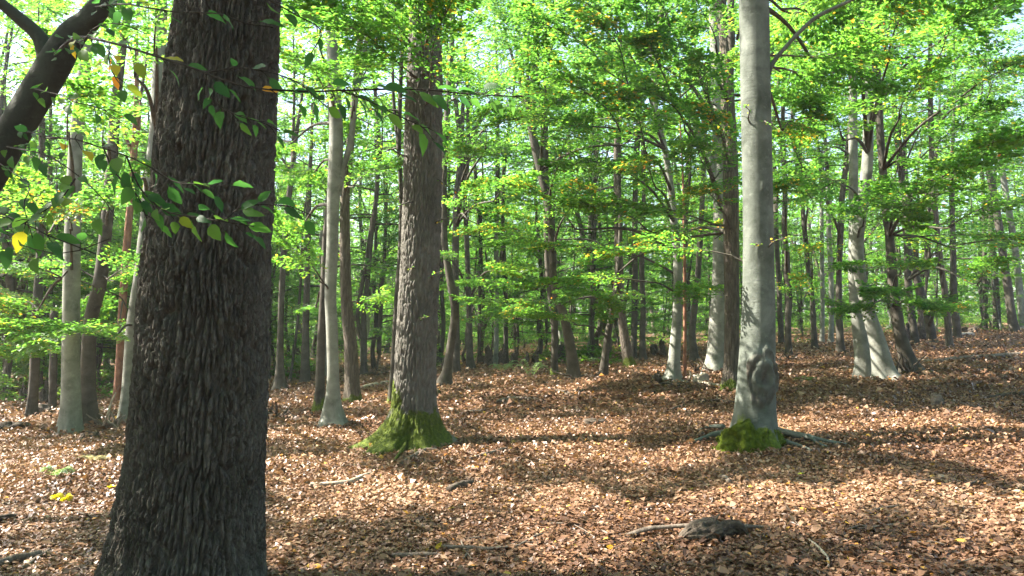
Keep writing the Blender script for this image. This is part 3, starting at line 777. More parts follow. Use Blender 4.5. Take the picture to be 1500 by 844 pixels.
tree('AA', 'beech', 'beech_tree', 'cream sunlit beech trunk standing amid stump and fallen branches', [(985, 560, 19), (987, 530, 17), (991, 480, 15), (993, 432, 13), (993, 400, 13), (992, 370, 12), (987, 325, 11), (983, 279, 10), (974, 219, 9), (966, 189, 9), (959, 149, 8), (954, 50, 7)], crown=FI[0], crown_z=6.5, fl=0.8, flh=0.18)
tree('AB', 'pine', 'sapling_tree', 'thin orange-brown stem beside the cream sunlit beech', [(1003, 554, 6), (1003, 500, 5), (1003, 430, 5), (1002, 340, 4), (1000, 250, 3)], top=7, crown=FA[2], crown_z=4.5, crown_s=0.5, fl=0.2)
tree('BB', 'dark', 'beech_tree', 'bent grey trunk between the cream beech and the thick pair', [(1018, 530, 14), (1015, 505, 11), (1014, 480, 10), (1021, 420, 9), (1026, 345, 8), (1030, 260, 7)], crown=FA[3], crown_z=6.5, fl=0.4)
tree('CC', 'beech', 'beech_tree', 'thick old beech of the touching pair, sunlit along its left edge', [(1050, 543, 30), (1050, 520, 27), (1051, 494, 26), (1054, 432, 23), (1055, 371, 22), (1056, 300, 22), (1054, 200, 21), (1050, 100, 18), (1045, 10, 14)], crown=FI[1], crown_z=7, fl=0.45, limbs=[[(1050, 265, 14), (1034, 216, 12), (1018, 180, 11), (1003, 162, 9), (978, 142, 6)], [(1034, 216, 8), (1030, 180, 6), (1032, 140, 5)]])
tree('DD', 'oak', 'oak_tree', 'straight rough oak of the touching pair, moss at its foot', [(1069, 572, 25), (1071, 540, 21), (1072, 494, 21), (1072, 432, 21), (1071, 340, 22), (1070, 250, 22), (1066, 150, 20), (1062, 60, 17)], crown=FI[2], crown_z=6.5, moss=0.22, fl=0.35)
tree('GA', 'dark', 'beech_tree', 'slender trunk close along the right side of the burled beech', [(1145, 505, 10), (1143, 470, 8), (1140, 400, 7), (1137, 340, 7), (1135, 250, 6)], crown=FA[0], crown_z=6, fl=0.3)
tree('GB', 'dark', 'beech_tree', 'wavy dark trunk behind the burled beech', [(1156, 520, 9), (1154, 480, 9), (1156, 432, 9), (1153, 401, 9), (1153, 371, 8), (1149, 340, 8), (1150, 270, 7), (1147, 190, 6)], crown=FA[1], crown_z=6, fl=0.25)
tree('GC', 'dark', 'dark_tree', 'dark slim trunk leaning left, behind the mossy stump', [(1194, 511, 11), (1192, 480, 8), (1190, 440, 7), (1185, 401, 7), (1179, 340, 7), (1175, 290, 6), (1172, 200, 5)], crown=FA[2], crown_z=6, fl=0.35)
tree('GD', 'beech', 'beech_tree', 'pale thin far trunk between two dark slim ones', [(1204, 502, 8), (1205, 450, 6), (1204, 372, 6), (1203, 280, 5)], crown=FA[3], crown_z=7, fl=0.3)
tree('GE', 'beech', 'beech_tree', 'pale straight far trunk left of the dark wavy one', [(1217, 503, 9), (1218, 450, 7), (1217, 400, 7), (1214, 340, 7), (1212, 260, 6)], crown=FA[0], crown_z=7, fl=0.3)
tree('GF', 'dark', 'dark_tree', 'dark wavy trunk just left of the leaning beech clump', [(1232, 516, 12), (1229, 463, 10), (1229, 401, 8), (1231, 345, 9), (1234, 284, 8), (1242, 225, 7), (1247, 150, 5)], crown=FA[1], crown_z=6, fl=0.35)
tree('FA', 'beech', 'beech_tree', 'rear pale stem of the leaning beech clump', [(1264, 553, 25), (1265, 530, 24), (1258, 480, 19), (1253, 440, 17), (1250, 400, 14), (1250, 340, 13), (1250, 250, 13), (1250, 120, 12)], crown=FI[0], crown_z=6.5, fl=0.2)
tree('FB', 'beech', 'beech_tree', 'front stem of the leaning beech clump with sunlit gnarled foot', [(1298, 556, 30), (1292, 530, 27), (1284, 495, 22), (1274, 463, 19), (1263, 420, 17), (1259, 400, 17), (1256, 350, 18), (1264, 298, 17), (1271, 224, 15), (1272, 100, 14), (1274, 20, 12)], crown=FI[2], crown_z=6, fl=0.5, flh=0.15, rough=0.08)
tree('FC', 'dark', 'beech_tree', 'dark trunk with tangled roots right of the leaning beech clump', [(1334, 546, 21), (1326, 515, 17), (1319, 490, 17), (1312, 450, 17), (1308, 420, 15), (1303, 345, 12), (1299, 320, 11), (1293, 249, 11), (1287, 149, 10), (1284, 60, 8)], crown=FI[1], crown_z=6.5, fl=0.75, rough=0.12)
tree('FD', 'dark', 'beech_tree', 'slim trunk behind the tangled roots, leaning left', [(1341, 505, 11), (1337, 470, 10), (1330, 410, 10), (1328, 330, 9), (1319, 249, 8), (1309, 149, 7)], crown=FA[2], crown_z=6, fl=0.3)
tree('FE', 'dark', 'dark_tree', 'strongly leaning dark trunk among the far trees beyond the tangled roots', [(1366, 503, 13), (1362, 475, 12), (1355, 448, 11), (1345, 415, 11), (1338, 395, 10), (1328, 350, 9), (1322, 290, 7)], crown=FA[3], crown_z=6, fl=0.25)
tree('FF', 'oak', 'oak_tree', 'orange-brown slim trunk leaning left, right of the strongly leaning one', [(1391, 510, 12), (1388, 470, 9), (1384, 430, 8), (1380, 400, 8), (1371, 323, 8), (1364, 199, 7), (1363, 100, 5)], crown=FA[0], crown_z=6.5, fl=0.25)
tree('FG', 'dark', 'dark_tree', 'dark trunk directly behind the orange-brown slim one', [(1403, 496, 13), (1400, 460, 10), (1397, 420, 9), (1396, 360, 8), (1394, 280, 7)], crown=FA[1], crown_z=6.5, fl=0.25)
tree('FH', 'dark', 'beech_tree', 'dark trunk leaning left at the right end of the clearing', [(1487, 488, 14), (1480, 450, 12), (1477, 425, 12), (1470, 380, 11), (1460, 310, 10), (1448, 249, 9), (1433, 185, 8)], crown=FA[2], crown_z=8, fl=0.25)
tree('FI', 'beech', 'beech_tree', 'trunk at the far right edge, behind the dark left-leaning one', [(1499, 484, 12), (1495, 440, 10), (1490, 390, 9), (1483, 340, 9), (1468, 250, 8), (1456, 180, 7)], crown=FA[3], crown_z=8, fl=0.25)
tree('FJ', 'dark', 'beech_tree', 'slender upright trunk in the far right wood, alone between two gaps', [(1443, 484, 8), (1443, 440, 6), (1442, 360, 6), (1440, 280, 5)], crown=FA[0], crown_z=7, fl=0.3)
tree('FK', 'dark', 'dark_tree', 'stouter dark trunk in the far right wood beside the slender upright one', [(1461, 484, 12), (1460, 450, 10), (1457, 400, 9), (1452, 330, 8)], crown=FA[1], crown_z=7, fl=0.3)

# --- the leafy boughs at middle height: limb = branch, its leaves = foliage
k_now = [0]
def bough(px, py, D, key, Lm=2.6, az=None, el=0.0, var=None, flip=False):
    """a bough whose leafy middle is seen at px, py at depth D; it leaves the trunk of tree key"""
    T_ = TREES[key]; loc = T_['loc']
    mid = at(px, py, D) - loc
    k = np.argmin(np.hypot(T_['P'][:, 0] - mid[0], T_['P'][:, 1] - mid[1]) * 0 + np.abs(T_['P'][:, 2] - (mid[2] - 0.15)))
    s = T_['P'][k].copy()
    dxy = mid[:2] - s[:2]
    dist = np.hypot(*dxy)
    a = math.atan2(dxy[1], dxy[0]) if az is None else R(az)
    dirv = np.array([math.cos(a), math.sin(a)])
    fs = mid - np.array([dirv[0] * Lm * 0.5 * math.cos(el), dirv[1] * Lm * 0.5 * math.cos(el), Lm * 0.5 * math.sin(el)])   # where the leafy part starts
    if dist < Lm * 0.6: fs = s + np.array([dirv[0] * 0.3, dirv[1] * 0.3, 0.06]) + np.array([0, 0, mid[2] - s[2]]) * 0.3
    v = rng.integers(0, 6) if var is None else var
    mb = MB()
    m1 = s + (fs - s) * 0.5; m1[2] += 0.04 * dist
    pth = catmull(np.array([s, m1, fs, fs + (mid - fs) * 0.2]), 12)
    r0 = min(0.014 + 0.006 * dist, float(T_['rad'][k]) * 0.5)
    tube(mb, pth, np.linspace(r0, 0.012, 12), 6, 0, rough=0.08, seed=int(px), cap=False)
    b = link('branch', mb.mesh('branch', [M['dark']]), T_['obj'])
    sc = Lm / 2.6
    b['order'] = k_now[0]
    o = link('foliage', BRANCH[v], b, loc=fs, rot=Euler((rng.normal(0, 0.12), -el, a), 'XYZ'), scale=(sc, sc * (-1 if flip else 1), sc))
    return o

BOUGHS = [
 # bright masses in the middle, right of the curving beech
 (800, 110, 15.2, 'U', 3.0), (850, 60, 14.0, 'AA', 3.0), (900, 90, 13.3, 'AA', 3.0), (940, 40, 12.7, 'CC', 2.6), (1000, 70, 13.3, 'DD', 2.6), (880, 150, 14.0, 'AA', 3.0), (930, 190, 14.6, 'AA', 3.0), (990, 160, 14.0, 'CC', 2.8),
 (830, 210, 16.5, 'U', 2.8), (880, 250, 15.2, 'AA', 3.0), (950, 265, 14.6, 'AA', 2.8), (1020, 240, 14.0, 'DD', 2.6), (840, 300, 17.1, 'U', 2.8), (900, 320, 16.5, 'AA', 3.0), (970, 320, 15.9, 'DD', 3.0), (1040, 300, 14.0, 'DD', 2.4), (860, 370, 19.1, 'U', 2.8), (930, 380, 19.1, 'AA', 2.6),
 (1020, 370, 17.1, 'DD', 2.4), (1010, 440, 15, 'AB', 2.0), (1045, 425, 17.8, 'DD', 1.8), (1030, 130, 13.3, 'DD', 2.4), (970, 110, 14.6, 'CC', 2.8), (760, 60, 16.5, 'U', 2.8), (760, 330, 20.3, 'U', 3.0), (790, 310, 19.1, 'U', 2.6), (1060, 210, 10, 'EE', 2.2), (1060, 340, 9.6, 'EE', 1.6),
 (880, 20, 12.7, 'AA', 3.0), (960, 5, 12.7, 'CC', 3.0), (1040, 30, 12.7, 'DD', 2.4), (820, 30, 14.0, 'U', 3.0), (800, 160, 15.9, 'U', 2.6), (850, 190, 17.8, 'AA', 3.0), (915, 135, 16.5, 'AA', 3.0),
 # above and round the stout oak
 (560, 30, 9.6, 'P', 2.4),  (610, 25, 9.0, 'P', 2.2), (640, 85, 9.4, 'P', 2.2), (570, 95, 9.8, 'P', 2.2), (520, 60, 10, 'P', 2.6), (460, 40, 11, 'I', 2.6), (450, 110, 12, 'I', 2.6), (520, 130, 12, 'J', 2.4), (680, 150, 12, 'Q', 2.6), (720, 190, 15, 'R', 2.6), (690, 230, 16, 'R', 2.4), (430, 170, 13, 'I', 2.6),
 (580, 5, 8.6, 'P', 2.4), (640, 0, 8.8, 'P', 2.4), (480, 5, 9.5, 'P', 3.0),
 # pale sunlit sprays beside the pale beech
 (480, 375, 12.2, 'I', 2.6), (530, 350, 12.0, 'I', 2.4), (440, 395, 12.6, 'I', 2.2), (550, 390, 13, 'J', 2.2), (540, 270, 17, 'J', 2.6), (450, 260, 17, 'I', 2.6), (560, 440, 20, 'J', 2.6), (460, 450, 21, 'K', 2.4), (430, 330, 18, 'I', 2.6),
 (690, 300, 20, 'R', 2.6), (720, 360, 22, 'S', 3.0), (750, 420, 24, 'V', 3.0), (720, 470, 26, 'S', 3.0), (780, 460, 23, 'V', 2.8), (620, 460, 24, 'Q', 2.4), (860, 430, 18, 'W', 2.6), (900, 440, 18, 'X', 2.4),
 # right of the burled beech
 (1160, 60, 10, 'EE', 2.6), (1210, 40, 11, 'EE', 2.8), (1180, 130, 11, 'EE', 2.6), (1240, 100, 12.5, 'EE', 3.0), (1300, 60, 13, 'FB', 3.0), (1160, 200, 12.5, 'EE', 2.4), (1220, 180, 13.5, 'FB', 2.6), (1200, 270, 15, 'FB', 2.6), (1150, 300, 15, 'GB', 2.2), (1170, 20, 9.5, 'EE', 2.6), (1320, 20, 12, 'FB', 3.0), (1250, 20, 11, 'FB', 2.8),
 (1330, 140, 13.5, 'FC', 2.8), (1390, 80, 14, 'FC', 3.2), (1420, 250, 12.5, 'FC', 3.2), (1360, 290, 12.5, 'FC', 3.0), (1470, 215, 12, 'FC', 3.2), (1320, 310, 13.5, 'FC', 2.4), (1400, 200, 15, 'FC', 3.0), (1460, 310, 15, 'FC', 3.0), (1300, 440, 14.5, 'FC', 2.4), (1250, 455, 15, 'FC', 2.0), (1360, 450, 15, 'FC', 2.2), (1330, 395, 16, 'FC', 2.4), (1400, 370, 18, 'FC', 3.0), (1450, 400, 20, 'FD', 3.0), (1390, 460, 22, 'FE', 2.6), (1240, 390, 16, 'FA', 2.0), (1430, 30, 13, 'FC', 3.2), (1480, 120, 13, 'FC', 3.2), (1490, 370, 18, 'FC', 3.0),
 (1190, 380, 20, 'GC', 2.6), (1170, 430, 24, 'GC', 2.4), (1270, 300, 15, 'FB', 2.2), (1230, 320, 17, 'GF', 2.2),
 # left wood
 (20, 460, 15, 'G', 2.6), (30, 520, 16, 'G', 2.6), (60, 400, 19, 'G', 2.4), (20, 400, 13, 'C', 2.6), (70, 500, 18, 'H', 1.6), (100, 330, 12, 'C', 2.4), (160, 300, 12, 'D', 2.2), (40, 300, 12, 'C', 2.4), (200, 150, 11, 'F', 2.0), (150, 180, 11, 'D', 2.2), (60, 240, 10, 'C', 2.2), (100, 140, 10, 'C', 2.2), (180, 420, 17, 'D', 2.2), (190, 60, 10, 'F', 2.2), (200, 250, 10.5, 'F', 1.8), (170, 480, 20, 'E', 2.2), (20, 120, 10, 'C', 2.6), (230, 20, 9, 'F', 2.4),
]
EXTRA = [(750, 1070, 30, 330, ['AA', 'AA', 'DD', 'CC', 'U'], 13, 17, 6), (760, 1060, 330, 470, ['AA', 'W', 'X', 'DD', 'BB'], 17, 22, 9), (400, 600, 20, 260, ['I', 'J', 'K'], 14, 20, 7), (640, 780, 100, 420, ['Q', 'R', 'S', 'U'], 17, 23, 8), (1140, 1300, 60, 420, ['GB', 'GC', 'GF'], 18, 24, 6), (1300, 1500, 20, 440, ['FD', 'FF', 'FE'], 18, 24, 7), (0, 230, 60, 540, ['C', 'D', 'F', 'G'], 13, 19, 9)]
for (x0, x1, y0, y1, keys, d0, d1, n) in EXTRA:
    for q in range(n):
        BOUGHS.append((float(rng.uniform(x0, x1)), float(rng.uniform(y0, y1)), float(rng.uniform(d0, d1)), keys[q % len(keys)], float(rng.uniform(2.2, 3.0))))
DROPPED = {25, 64, 16, 60, 118, 112, 43, 50, 26, 47, 53, 145, 46, 51, 131, 17, 110}                  # boughs left off so that the sun reaches the floor where the photograph shows it lit
for k, (px, py, D, key, Lm) in enumerate(BOUGHS):
    if k in DROPPED: rng.normal(3, 7); continue
    k_now[0] = k
    bough(px, py, D, key, Lm, el=R(float(rng.normal(3, 7))), flip=bool(k % 2), var=(5 if (750 < px < 860 and 280 < py < 340) else None))

SHORT = dict(C='the straight grey beech', D='the scarred beech', E='the red pine', F='the beech half hidden by the big oak', G='the burred dark trunk', I='the pale sunlit beech', J='the dark rough oak', L='the thin rooty tree', M='the dark straight trunk', N='the dark twin trunk', O='the slim trunk beside the stout oak', Q='the crooked dark beech', R='the forked beech', S='the slim upright trunk', T2='the far beech pair', U='the curving beech', V='the mossy-footed dark trunk', W='the right-leaning dark trunk', X='the brown leaning trunk', Z='the wavy dark trunk', AA='the cream sunlit beech', BB='the bent grey trunk', CC='the thick old beech', DD='the rough oak of the pair', GB='the wavy trunk behind the burled beech', GC='the left-leaning slim trunk', GE='the pale straight far trunk', GF='the wavy trunk by the beech clump', FB='the leaning beech clump', FC='the tangled roots', FE='the strongly leaning trunk', FF='the orange-brown slim trunk', FH='the left-leaning trunk at the clearing end', FK='the stout dark far trunk')
def place_words(x, y):
    k = min(SHORT, key=lambda q: (TREES[q]['loc'][0] - x) ** 2 + (TREES[q]['loc'][1] - y) ** 2)
    d = math.hypot(TREES[k]['loc'][0] - x, TREES[k]['loc'][1] - y)
    return ('beside ' if d < 3.2 else 'a short way beyond ' if d < 9 else 'in the wood beyond ' if d < 22 else 'far off beyond ') + SHORT[k]
BARKS = ['dark', 'pale grey', 'dark', 'dark', 'rough brown', 'rough brown', 'dark', 'dark']

# ------------------------------------------------------------------ background trees that can be told apart but look alike
def far_trunk(seed, kind):
    r = np.random.default_rng(seed)
    z = np.array([-0.3, 0, 0.6, 1.5, 3, 4.5, 6, 8, 10.5])
    dx = np.cumsum(r.normal(0, 0.22, 9)); dy = np.cumsum(r.normal(0, 0.22, 9)); lean = r.normal(0, 0.08, 2)
    P = np.stack([dx - dx[1] + lean[0] * z, dy - dy[1] + lean[1] * z, z], 1)
    rad = np.array([1, 1, .95, .9, .82, .72, .6, .45, .2]) * 0.17
    C, d, rr, h, th = trunk_arrays(P, rad, 12, 40, flare=r.uniform(.3, .9), flare_h=.25, seed=seed, rough=.07)
    mb = MB(); mb.add((C[:, None] + d * rr[..., None]).reshape(-1, 3), grid_faces(40, 12), 0, 0.5)
    for q in range(3):
        s = r.integers(4, 7); a = r.uniform(0, 6.28); L = r.uniform(1, 2.2)
        tube(mb, catmull(np.array([P[s], P[s] + [math.cos(a) * L * .5, math.sin(a) * L * .5, L * .45], P[s] + [math.cos(a) * L, math.sin(a) * L, L * 1.1]]), 8), np.linspace(.07, .015, 8), 6, 0)
    return mb.mesh('trunk', [M[kind]]), P
FT = [far_trunk(400 + k, ['dark', 'beech', 'dark', 'dark', 'oak', 'oak', 'dark', 'dark'][k]) for k in range(8)]
def far_tree(x, y, s, wid, label, group, cz=None, crown_s=None, seed=0):
    r = np.random.default_rng(seed)
    z = float(ground_z(x, y))
    k = int(r.integers(0, 8)); me, P = FT[k]
    if label.startswith('@'):
        size = ('slender' if wid < 0.7 else 'stout' if wid > 0.98 else 'middling') if label == '@tree' else 'young'
        label = size + ' ' + BARKS[k] + (' tree ' if label == '@tree' else ' beech ') + place_words(x, y)
    t = thing('background_tree', (x, y, z), label, 'tree', group)
    rz = r.uniform(0, 6.28)
    link('trunk', me, t, rot=(0, 0, rz), scale=(wid, wid, s))
    cz = (r.uniform(1.5, 4.2) if cz is None else cz)
    q = P[int(np.argmin(abs(P[:, 2] * s - cz)))]
    c, sn = math.cos(rz), math.sin(rz)
    cs = (r.uniform(0.95, 1.4) if crown_s is None else crown_s)
    link('crown', FA[int(r.integers(0, 4))], t, loc=((q[0] * c - q[1] * sn) * wid, (q[0] * sn + q[1] * c) * wid, q[2] * s), rot=(0, 0, r.uniform(0, 6.28)), scale=(cs, cs, cs * r.uniform(0.85, 1.15)))
    return t

def to_px(x, y, z):
    v = np.array([x, y, z]) - CAM
    f = v @ FW
    return 750 + F * v[0] / f, 422 - F * (v @ UPV) / f
LIM = ([-200, 0, 80, 250, 430, 560, 700, 850, 1000, 1140, 1300, 1400, 1500, 1700], [600, 596, 578, 570, 556, 545, 533, 530, 524, 508, 498, 490, 484, 484])
placed = [(t['loc'][0], t['loc'][1]) for t in TREES.values()]
cnt = 0; tries = 0
while cnt < 125 and tries < 9000:
    tries += 1
    y = float(rng.uniform(19, 82)) if rng.random() < 0.8 else float(rng.uniform(19, 45)); x = float(rng.uniform(-0.74, 0.74) * y)
    px, py = to_px(x, y, float(ground_z(x, y)))
    if not (-60 < px < 1560) or py > np.interp(px, *LIM): continue
    md = 1.5 if y < 35 else 2.2
    if any((x - a) ** 2 + (y - b) ** 2 < md * md for a, b in placed): continue
    placed.append((x, y)); cnt += 1
    far_tree(x, y, float(rng.uniform(0.9, 1.3)), float(rng.uniform(0.45, 1.05)), '@tree', 'woodland trees beyond the clearing', seed=cnt + 1000)

cnt = 0
while cnt < 175:
    y = float(rng.uniform(18, 70)); x = float(rng.uniform(-0.72, 0.72) * y)
    if cnt < 40: y = float(rng.uniform(19, 34)); x = float(rng.uniform(-0.7, -0.3) * y)
    px, py = to_px(x, y, float(ground_z(x, y)))
    if not (-60 < px < 1560) or py > np.interp(px, *LIM): continue
    if any((x - a) ** 2 + (y - b) ** 2 < 1.2 for a, b in placed): continue
    placed.append((x, y)); cnt += 1
    t_ = far_tree(x, y, float(rng.uniform(0.35, 0.5)), float(rng.uniform(0.25, 0.4)), '@young', 'young beeches in the understory', cz=float(rng.uniform(0.6, 1.3)), crown_s=float(rng.uniform(0.55, 0.95)), seed=cnt + 8000)
    t_.name = 'young_beech'

# unseen trees, added beside and behind the viewer to shade floor and trunks
SHADE = [(-6.6, -0.6, 0.85), (-4.6, -4.5, 0.9), (-0.5, -6.5, 1.0), (-13, 2, 1.1), (-9.4, 5.0, 0.85), (-7.4, 2.6, 0.75), (-8.9, 7.2, 0.7), (-13.5, 8.2, 0.75), (-14.5, 3.2, 1.0), (-22, 3, 1.2), (-27, 10, 1.3), (-22, 18, 1.2), (-33, 18, 1.3), (-26, -4, 1.2), (-9, -3, 1.0), (-15, -7, 1.1), (-30, 2, 1.2), (-38, 10, 1.3), (-36, 24, 1.3), (-28, 22, 1.2), (4, -8, 1.1), (-4, -9, 1.1), (11, -3, 1.1), (14, 5, 1.1), (17, 11, 1.1), (20, 17, 1.1),
         (-8, -14, 1.2), (2, -14, 1.2), (9, -11, 1.2), (16, -8, 1.2), (-14, -18, 1.3), (-2, -21, 1.3), (8, -20, 1.3), (18, -17, 1.3), (20, -2, 1.2), (24, 6, 1.2), (-20, -12, 1.2), (27, 13, 1.2)]
for k, (x, y, s) in enumerate(SHADE):
    far_tree(x, y, 1.15, 1.3, 'tall leafy beech at the edge of the clearing', 'beeches around the clearing', cz=(2.6 if k < 3 else 4.5 if k < 22 else 3.0), crown_s=s * 1.1, seed=k + 5000)  # unseen beeches, added only to shade floor and trunks

# ------------------------------------------------------------------ the far wood as one mass
def distant_wood():
    r = np.random.default_rng(77); mb = MB()
    n = 95000
    yy = r.uniform(84, 125, n); xx = r.uniform(-0.85, 0.85, n) * yy
    zz = ground_z(xx, yy) + r.uniform(0.5, 1, n) * 0 + 22 * r.random(n) ** 1.6
    cl = fbm(xx * 0.22, yy * 0.22, zz * 0.25, 3, 3)
    k = (cl > -0.2) | (zz < 9)
    pos = np.stack([xx, yy, zz], 1)[k]; m = len(pos)
    d = r.normal(0, 1, (m, 3)); d[:, 2] *= 0.3
    nr = np.stack([r.normal(0, .5, m), r.normal(0, .5, m), np.ones(m)], 1)
    leaves(mb, pos, d, nr, r.uniform(0.4, 0.9, m), np.clip(r.normal(.42, .15, m), .05, .85), LEAF_QUAD, 0)
    for q in range(170):
        y = r.uniform(84, 120); x = r.uniform(-.8, .8) * y; z = float(ground_z(x, y))
        tube(mb, [[x, y, z - .3], [x + r.normal(0, .3), y, z + 6], [x + r.normal(0, .6), y, z + 14]], [.3, .22, .08], 6, 1, cap=False)
    link('distant_wood', mb.mesh('distant_wood', [M['leaf'], M['dark']], (1,)), kind='stuff', label='far green mass of leaves and trunks closing off the wood', category='wood')
distant_wood()

# ------------------------------------------------------------------ undergrowth
def undergrowth():
    r = np.random.default_rng(5); mb = MB()
    P = []
    for (x0, x1, y0, y1, n) in [(-4, 4, 27, 38, 330), (-28, -8, 23, 42, 700), (4, 14, 36, 48, 120), (-50, 50, 44, 82, 2400), (-60, 60, 75, 95, 1500)]:
        P.append(np.stack([r.uniform(x0, x1, n), r.uniform(y0, y1, n)], 1))
    P = np.concatenate(P)
    dens = fbm(P[:, 0] * .35, P[:, 1] * .35, 0, 8, 3)
    P = P[(dens > 0.0) | (P[:, 1] > 60)]
    pos, d, nr, sz, tn = [], [], [], [], []
    for x, y in P:
        n = 22; z = float(ground_z(x, y)); hh = r.uniform(.2, .65) * (1 + max(y - 40, 0) * .03)
        a = r.uniform(0, 6.28, n); rr = r.random(n) ** .6 * .45
        pos.append(np.stack([x + np.cos(a) * rr, y + np.sin(a) * rr, z + hh * r.random(n) * (1 - rr)], 1))
        d.append(np.stack([np.cos(a), np.sin(a), r.normal(.1, .4, n)], 1)); nr.append(np.stack([r.normal(0, .4, n), r.normal(0, .4, n), np.ones(n)], 1))
        sz.append(r.uniform(.10, .26, n)); tn.append(np.clip(r.normal(.5, .2, n), 0, 1))
    leaves(mb, np.concatenate(pos), np.concatenate(d), np.concatenate(nr), np.concatenate(sz), np.concatenate(tn), LEAF_QUAD)
    link('undergrowth', mb.mesh('undergrowth', [M['undergrowth']], ()), kind='stuff', label='low green undergrowth at the back of the clearing', category='undergrowth')
undergrowth()

# ------------------------------------------------------------------ leaf litter
def litter():
    r = np.random.default_rng(9); mb = MB()
    for (y0, y1, dens, shape, s0, s1) in [(2.6, 8.0, 4000, LEAF_HEX, .022, .052), (8.0, 14.0, 1800, LEAF_QUAD, .032, .066), (14.0, 26.0, 300, LEAF_QUAD, .06, .11), (26.0, 48.0, 60, LEAF_QUAD, .09, .15)]:
        area = 0.72 * (y1 * y1 - y0 * y0); n = int(area * dens)
        y = np.sqrt(r.uniform(y0 * y0, y1 * y1, n)); x = r.uniform(-.72, .72, n) * y
        z = ground_z(x, y) + 0.004 + r.random(n) ** 1.5 * 0.028
        a = r.uniform(0, 6.28, n)
        d = np.stack([np.cos(a), np.sin(a), r.normal(0, .28, n)], 1)
        tl = 0.36
        nr = np.stack([r.normal(0, tl, n), r.normal(0, tl, n), np.ones(n)], 1)
        patch = 0.10 * fbm(x * .8, y * .8, 0, 6, 3)
        t = np.clip(r.normal(.44, .22, n) + patch * 1.6, .02, .93)
        k = r.random(n) < .02; t[k] = r.uniform(.945, 1.0, k.sum())
        leaves(mb, np.stack([x, y, z], 1), d, nr, (s0 + (s1 * 1.15 - s0) * r.random(n) ** 1.5) * np.where(r.random(n) < .05, 1.7, 1.0), t, shape, 0, curl=r.normal(0.25, .6, n))
    link('leaf_litter', mb.mesh('leaf_litter', [M['litter']], ()), kind='stuff', label='carpet of fallen brown beech and oak leaves on the forest floor', category='leaf litter')
litter()

# ------------------------------------------------------------------ leaves hanging close to the viewer: branches of the leaning beech
def near_leaf(seed, tone):
    r = np.random.default_rng(seed); n = 8
    t = np.linspace(0, 1, n)
    w = 0.33 * np.sin(np.pi * t ** r.uniform(.7, .95)) ** 0.8 * (1 - 0.25 * t) * r.uniform(0.72, 1.15)
    w[0] = 0.012; w[-1] = 0.0
    w = np.maximum(w, 0.004)
    w[1:-1] *= 1 + 0.05 * (-1) ** np.arange(n - 2)
    dr = -0.22 * t * t * r.uniform(-0.3, 2.2)
    bend = 0.06 * np.sin(t * 3) * r.normal(0, 1)
    wave = 0.02 * np.sin(t * 14 + seed)
    L_ = np.stack([t, bend + w, dr + 0.28 * w + wave], 1); C_ = np.stack([t, bend, dr], 1); R_ = np.stack([t, bend - w, dr + 0.28 * w - wave], 1)
    V = np.stack([L_, C_, R_], 1).reshape(-1, 3)
    V = np.vstack([V, [[-0.16, 0.006, 0.02], [-0.16, -0.006, 0.02]]])
    f = []
    for k in range(n - 1):
        a = 3 * k
        f += [[a, a + 1, a + 4, a + 3], [a + 1, a + 2, a + 5, a + 4]]
    f += [[0, 2, 3 * n + 1, 3 * n]]
    mb = MB(); mb.add(V, f, 0, tone)
    return mb.mesh('leaf', [M['leaf_near']])
def vein_bump():
    nt = M['leaf_near'].node_tree
    v = coords(nt)
    sx = nt.nodes.new('ShaderNodeSeparateXYZ'); nt.links.new(v, sx.inputs[0])
    ab = N(nt, 'ShaderNodeMath', operation='ABSOLUTE'); nt.links.new(sx.outputs['Y'], ab.inputs[0])
    su = N(nt, 'ShaderNodeMath', operation='MULTIPLY_ADD'); nt.links.new(ab.outputs[0], su.inputs[0]); su.inputs[1].default_value = -0.9; nt.links.new(sx.outputs['X'], su.inputs[2])
    mu = N(nt, 'ShaderNodeMath', operation='MULTIPLY'); nt.links.new(su.outputs[0], mu.inputs[0]); mu.inputs[1].default_value = 56.0
    si = N(nt, 'ShaderNodeMath', operation='SINE'); nt.links.new(mu.outputs[0], si.inputs[0])
    b = bump(nt, si.outputs[0], 0.15, 0.012)
    for n in nt.nodes:
        if n.type == 'BSDF_PRINCIPLED': nt.links.new(b, n.inputs['Normal'])
vein_bump()
LEAVES = {'dark': [near_leaf(k, 0.05 + 0.05 * k) for k in range(7)], 'green': [near_leaf(10 + k, 0.4 + 0.06 * k) for k in range(7)], 'yellow': [near_leaf(20 + k, 0.87 + 0.03 * k) for k in range(2)], 'orange': [near_leaf(30, 1.0)]}
B_ = TREES['B']
n_near = [0]
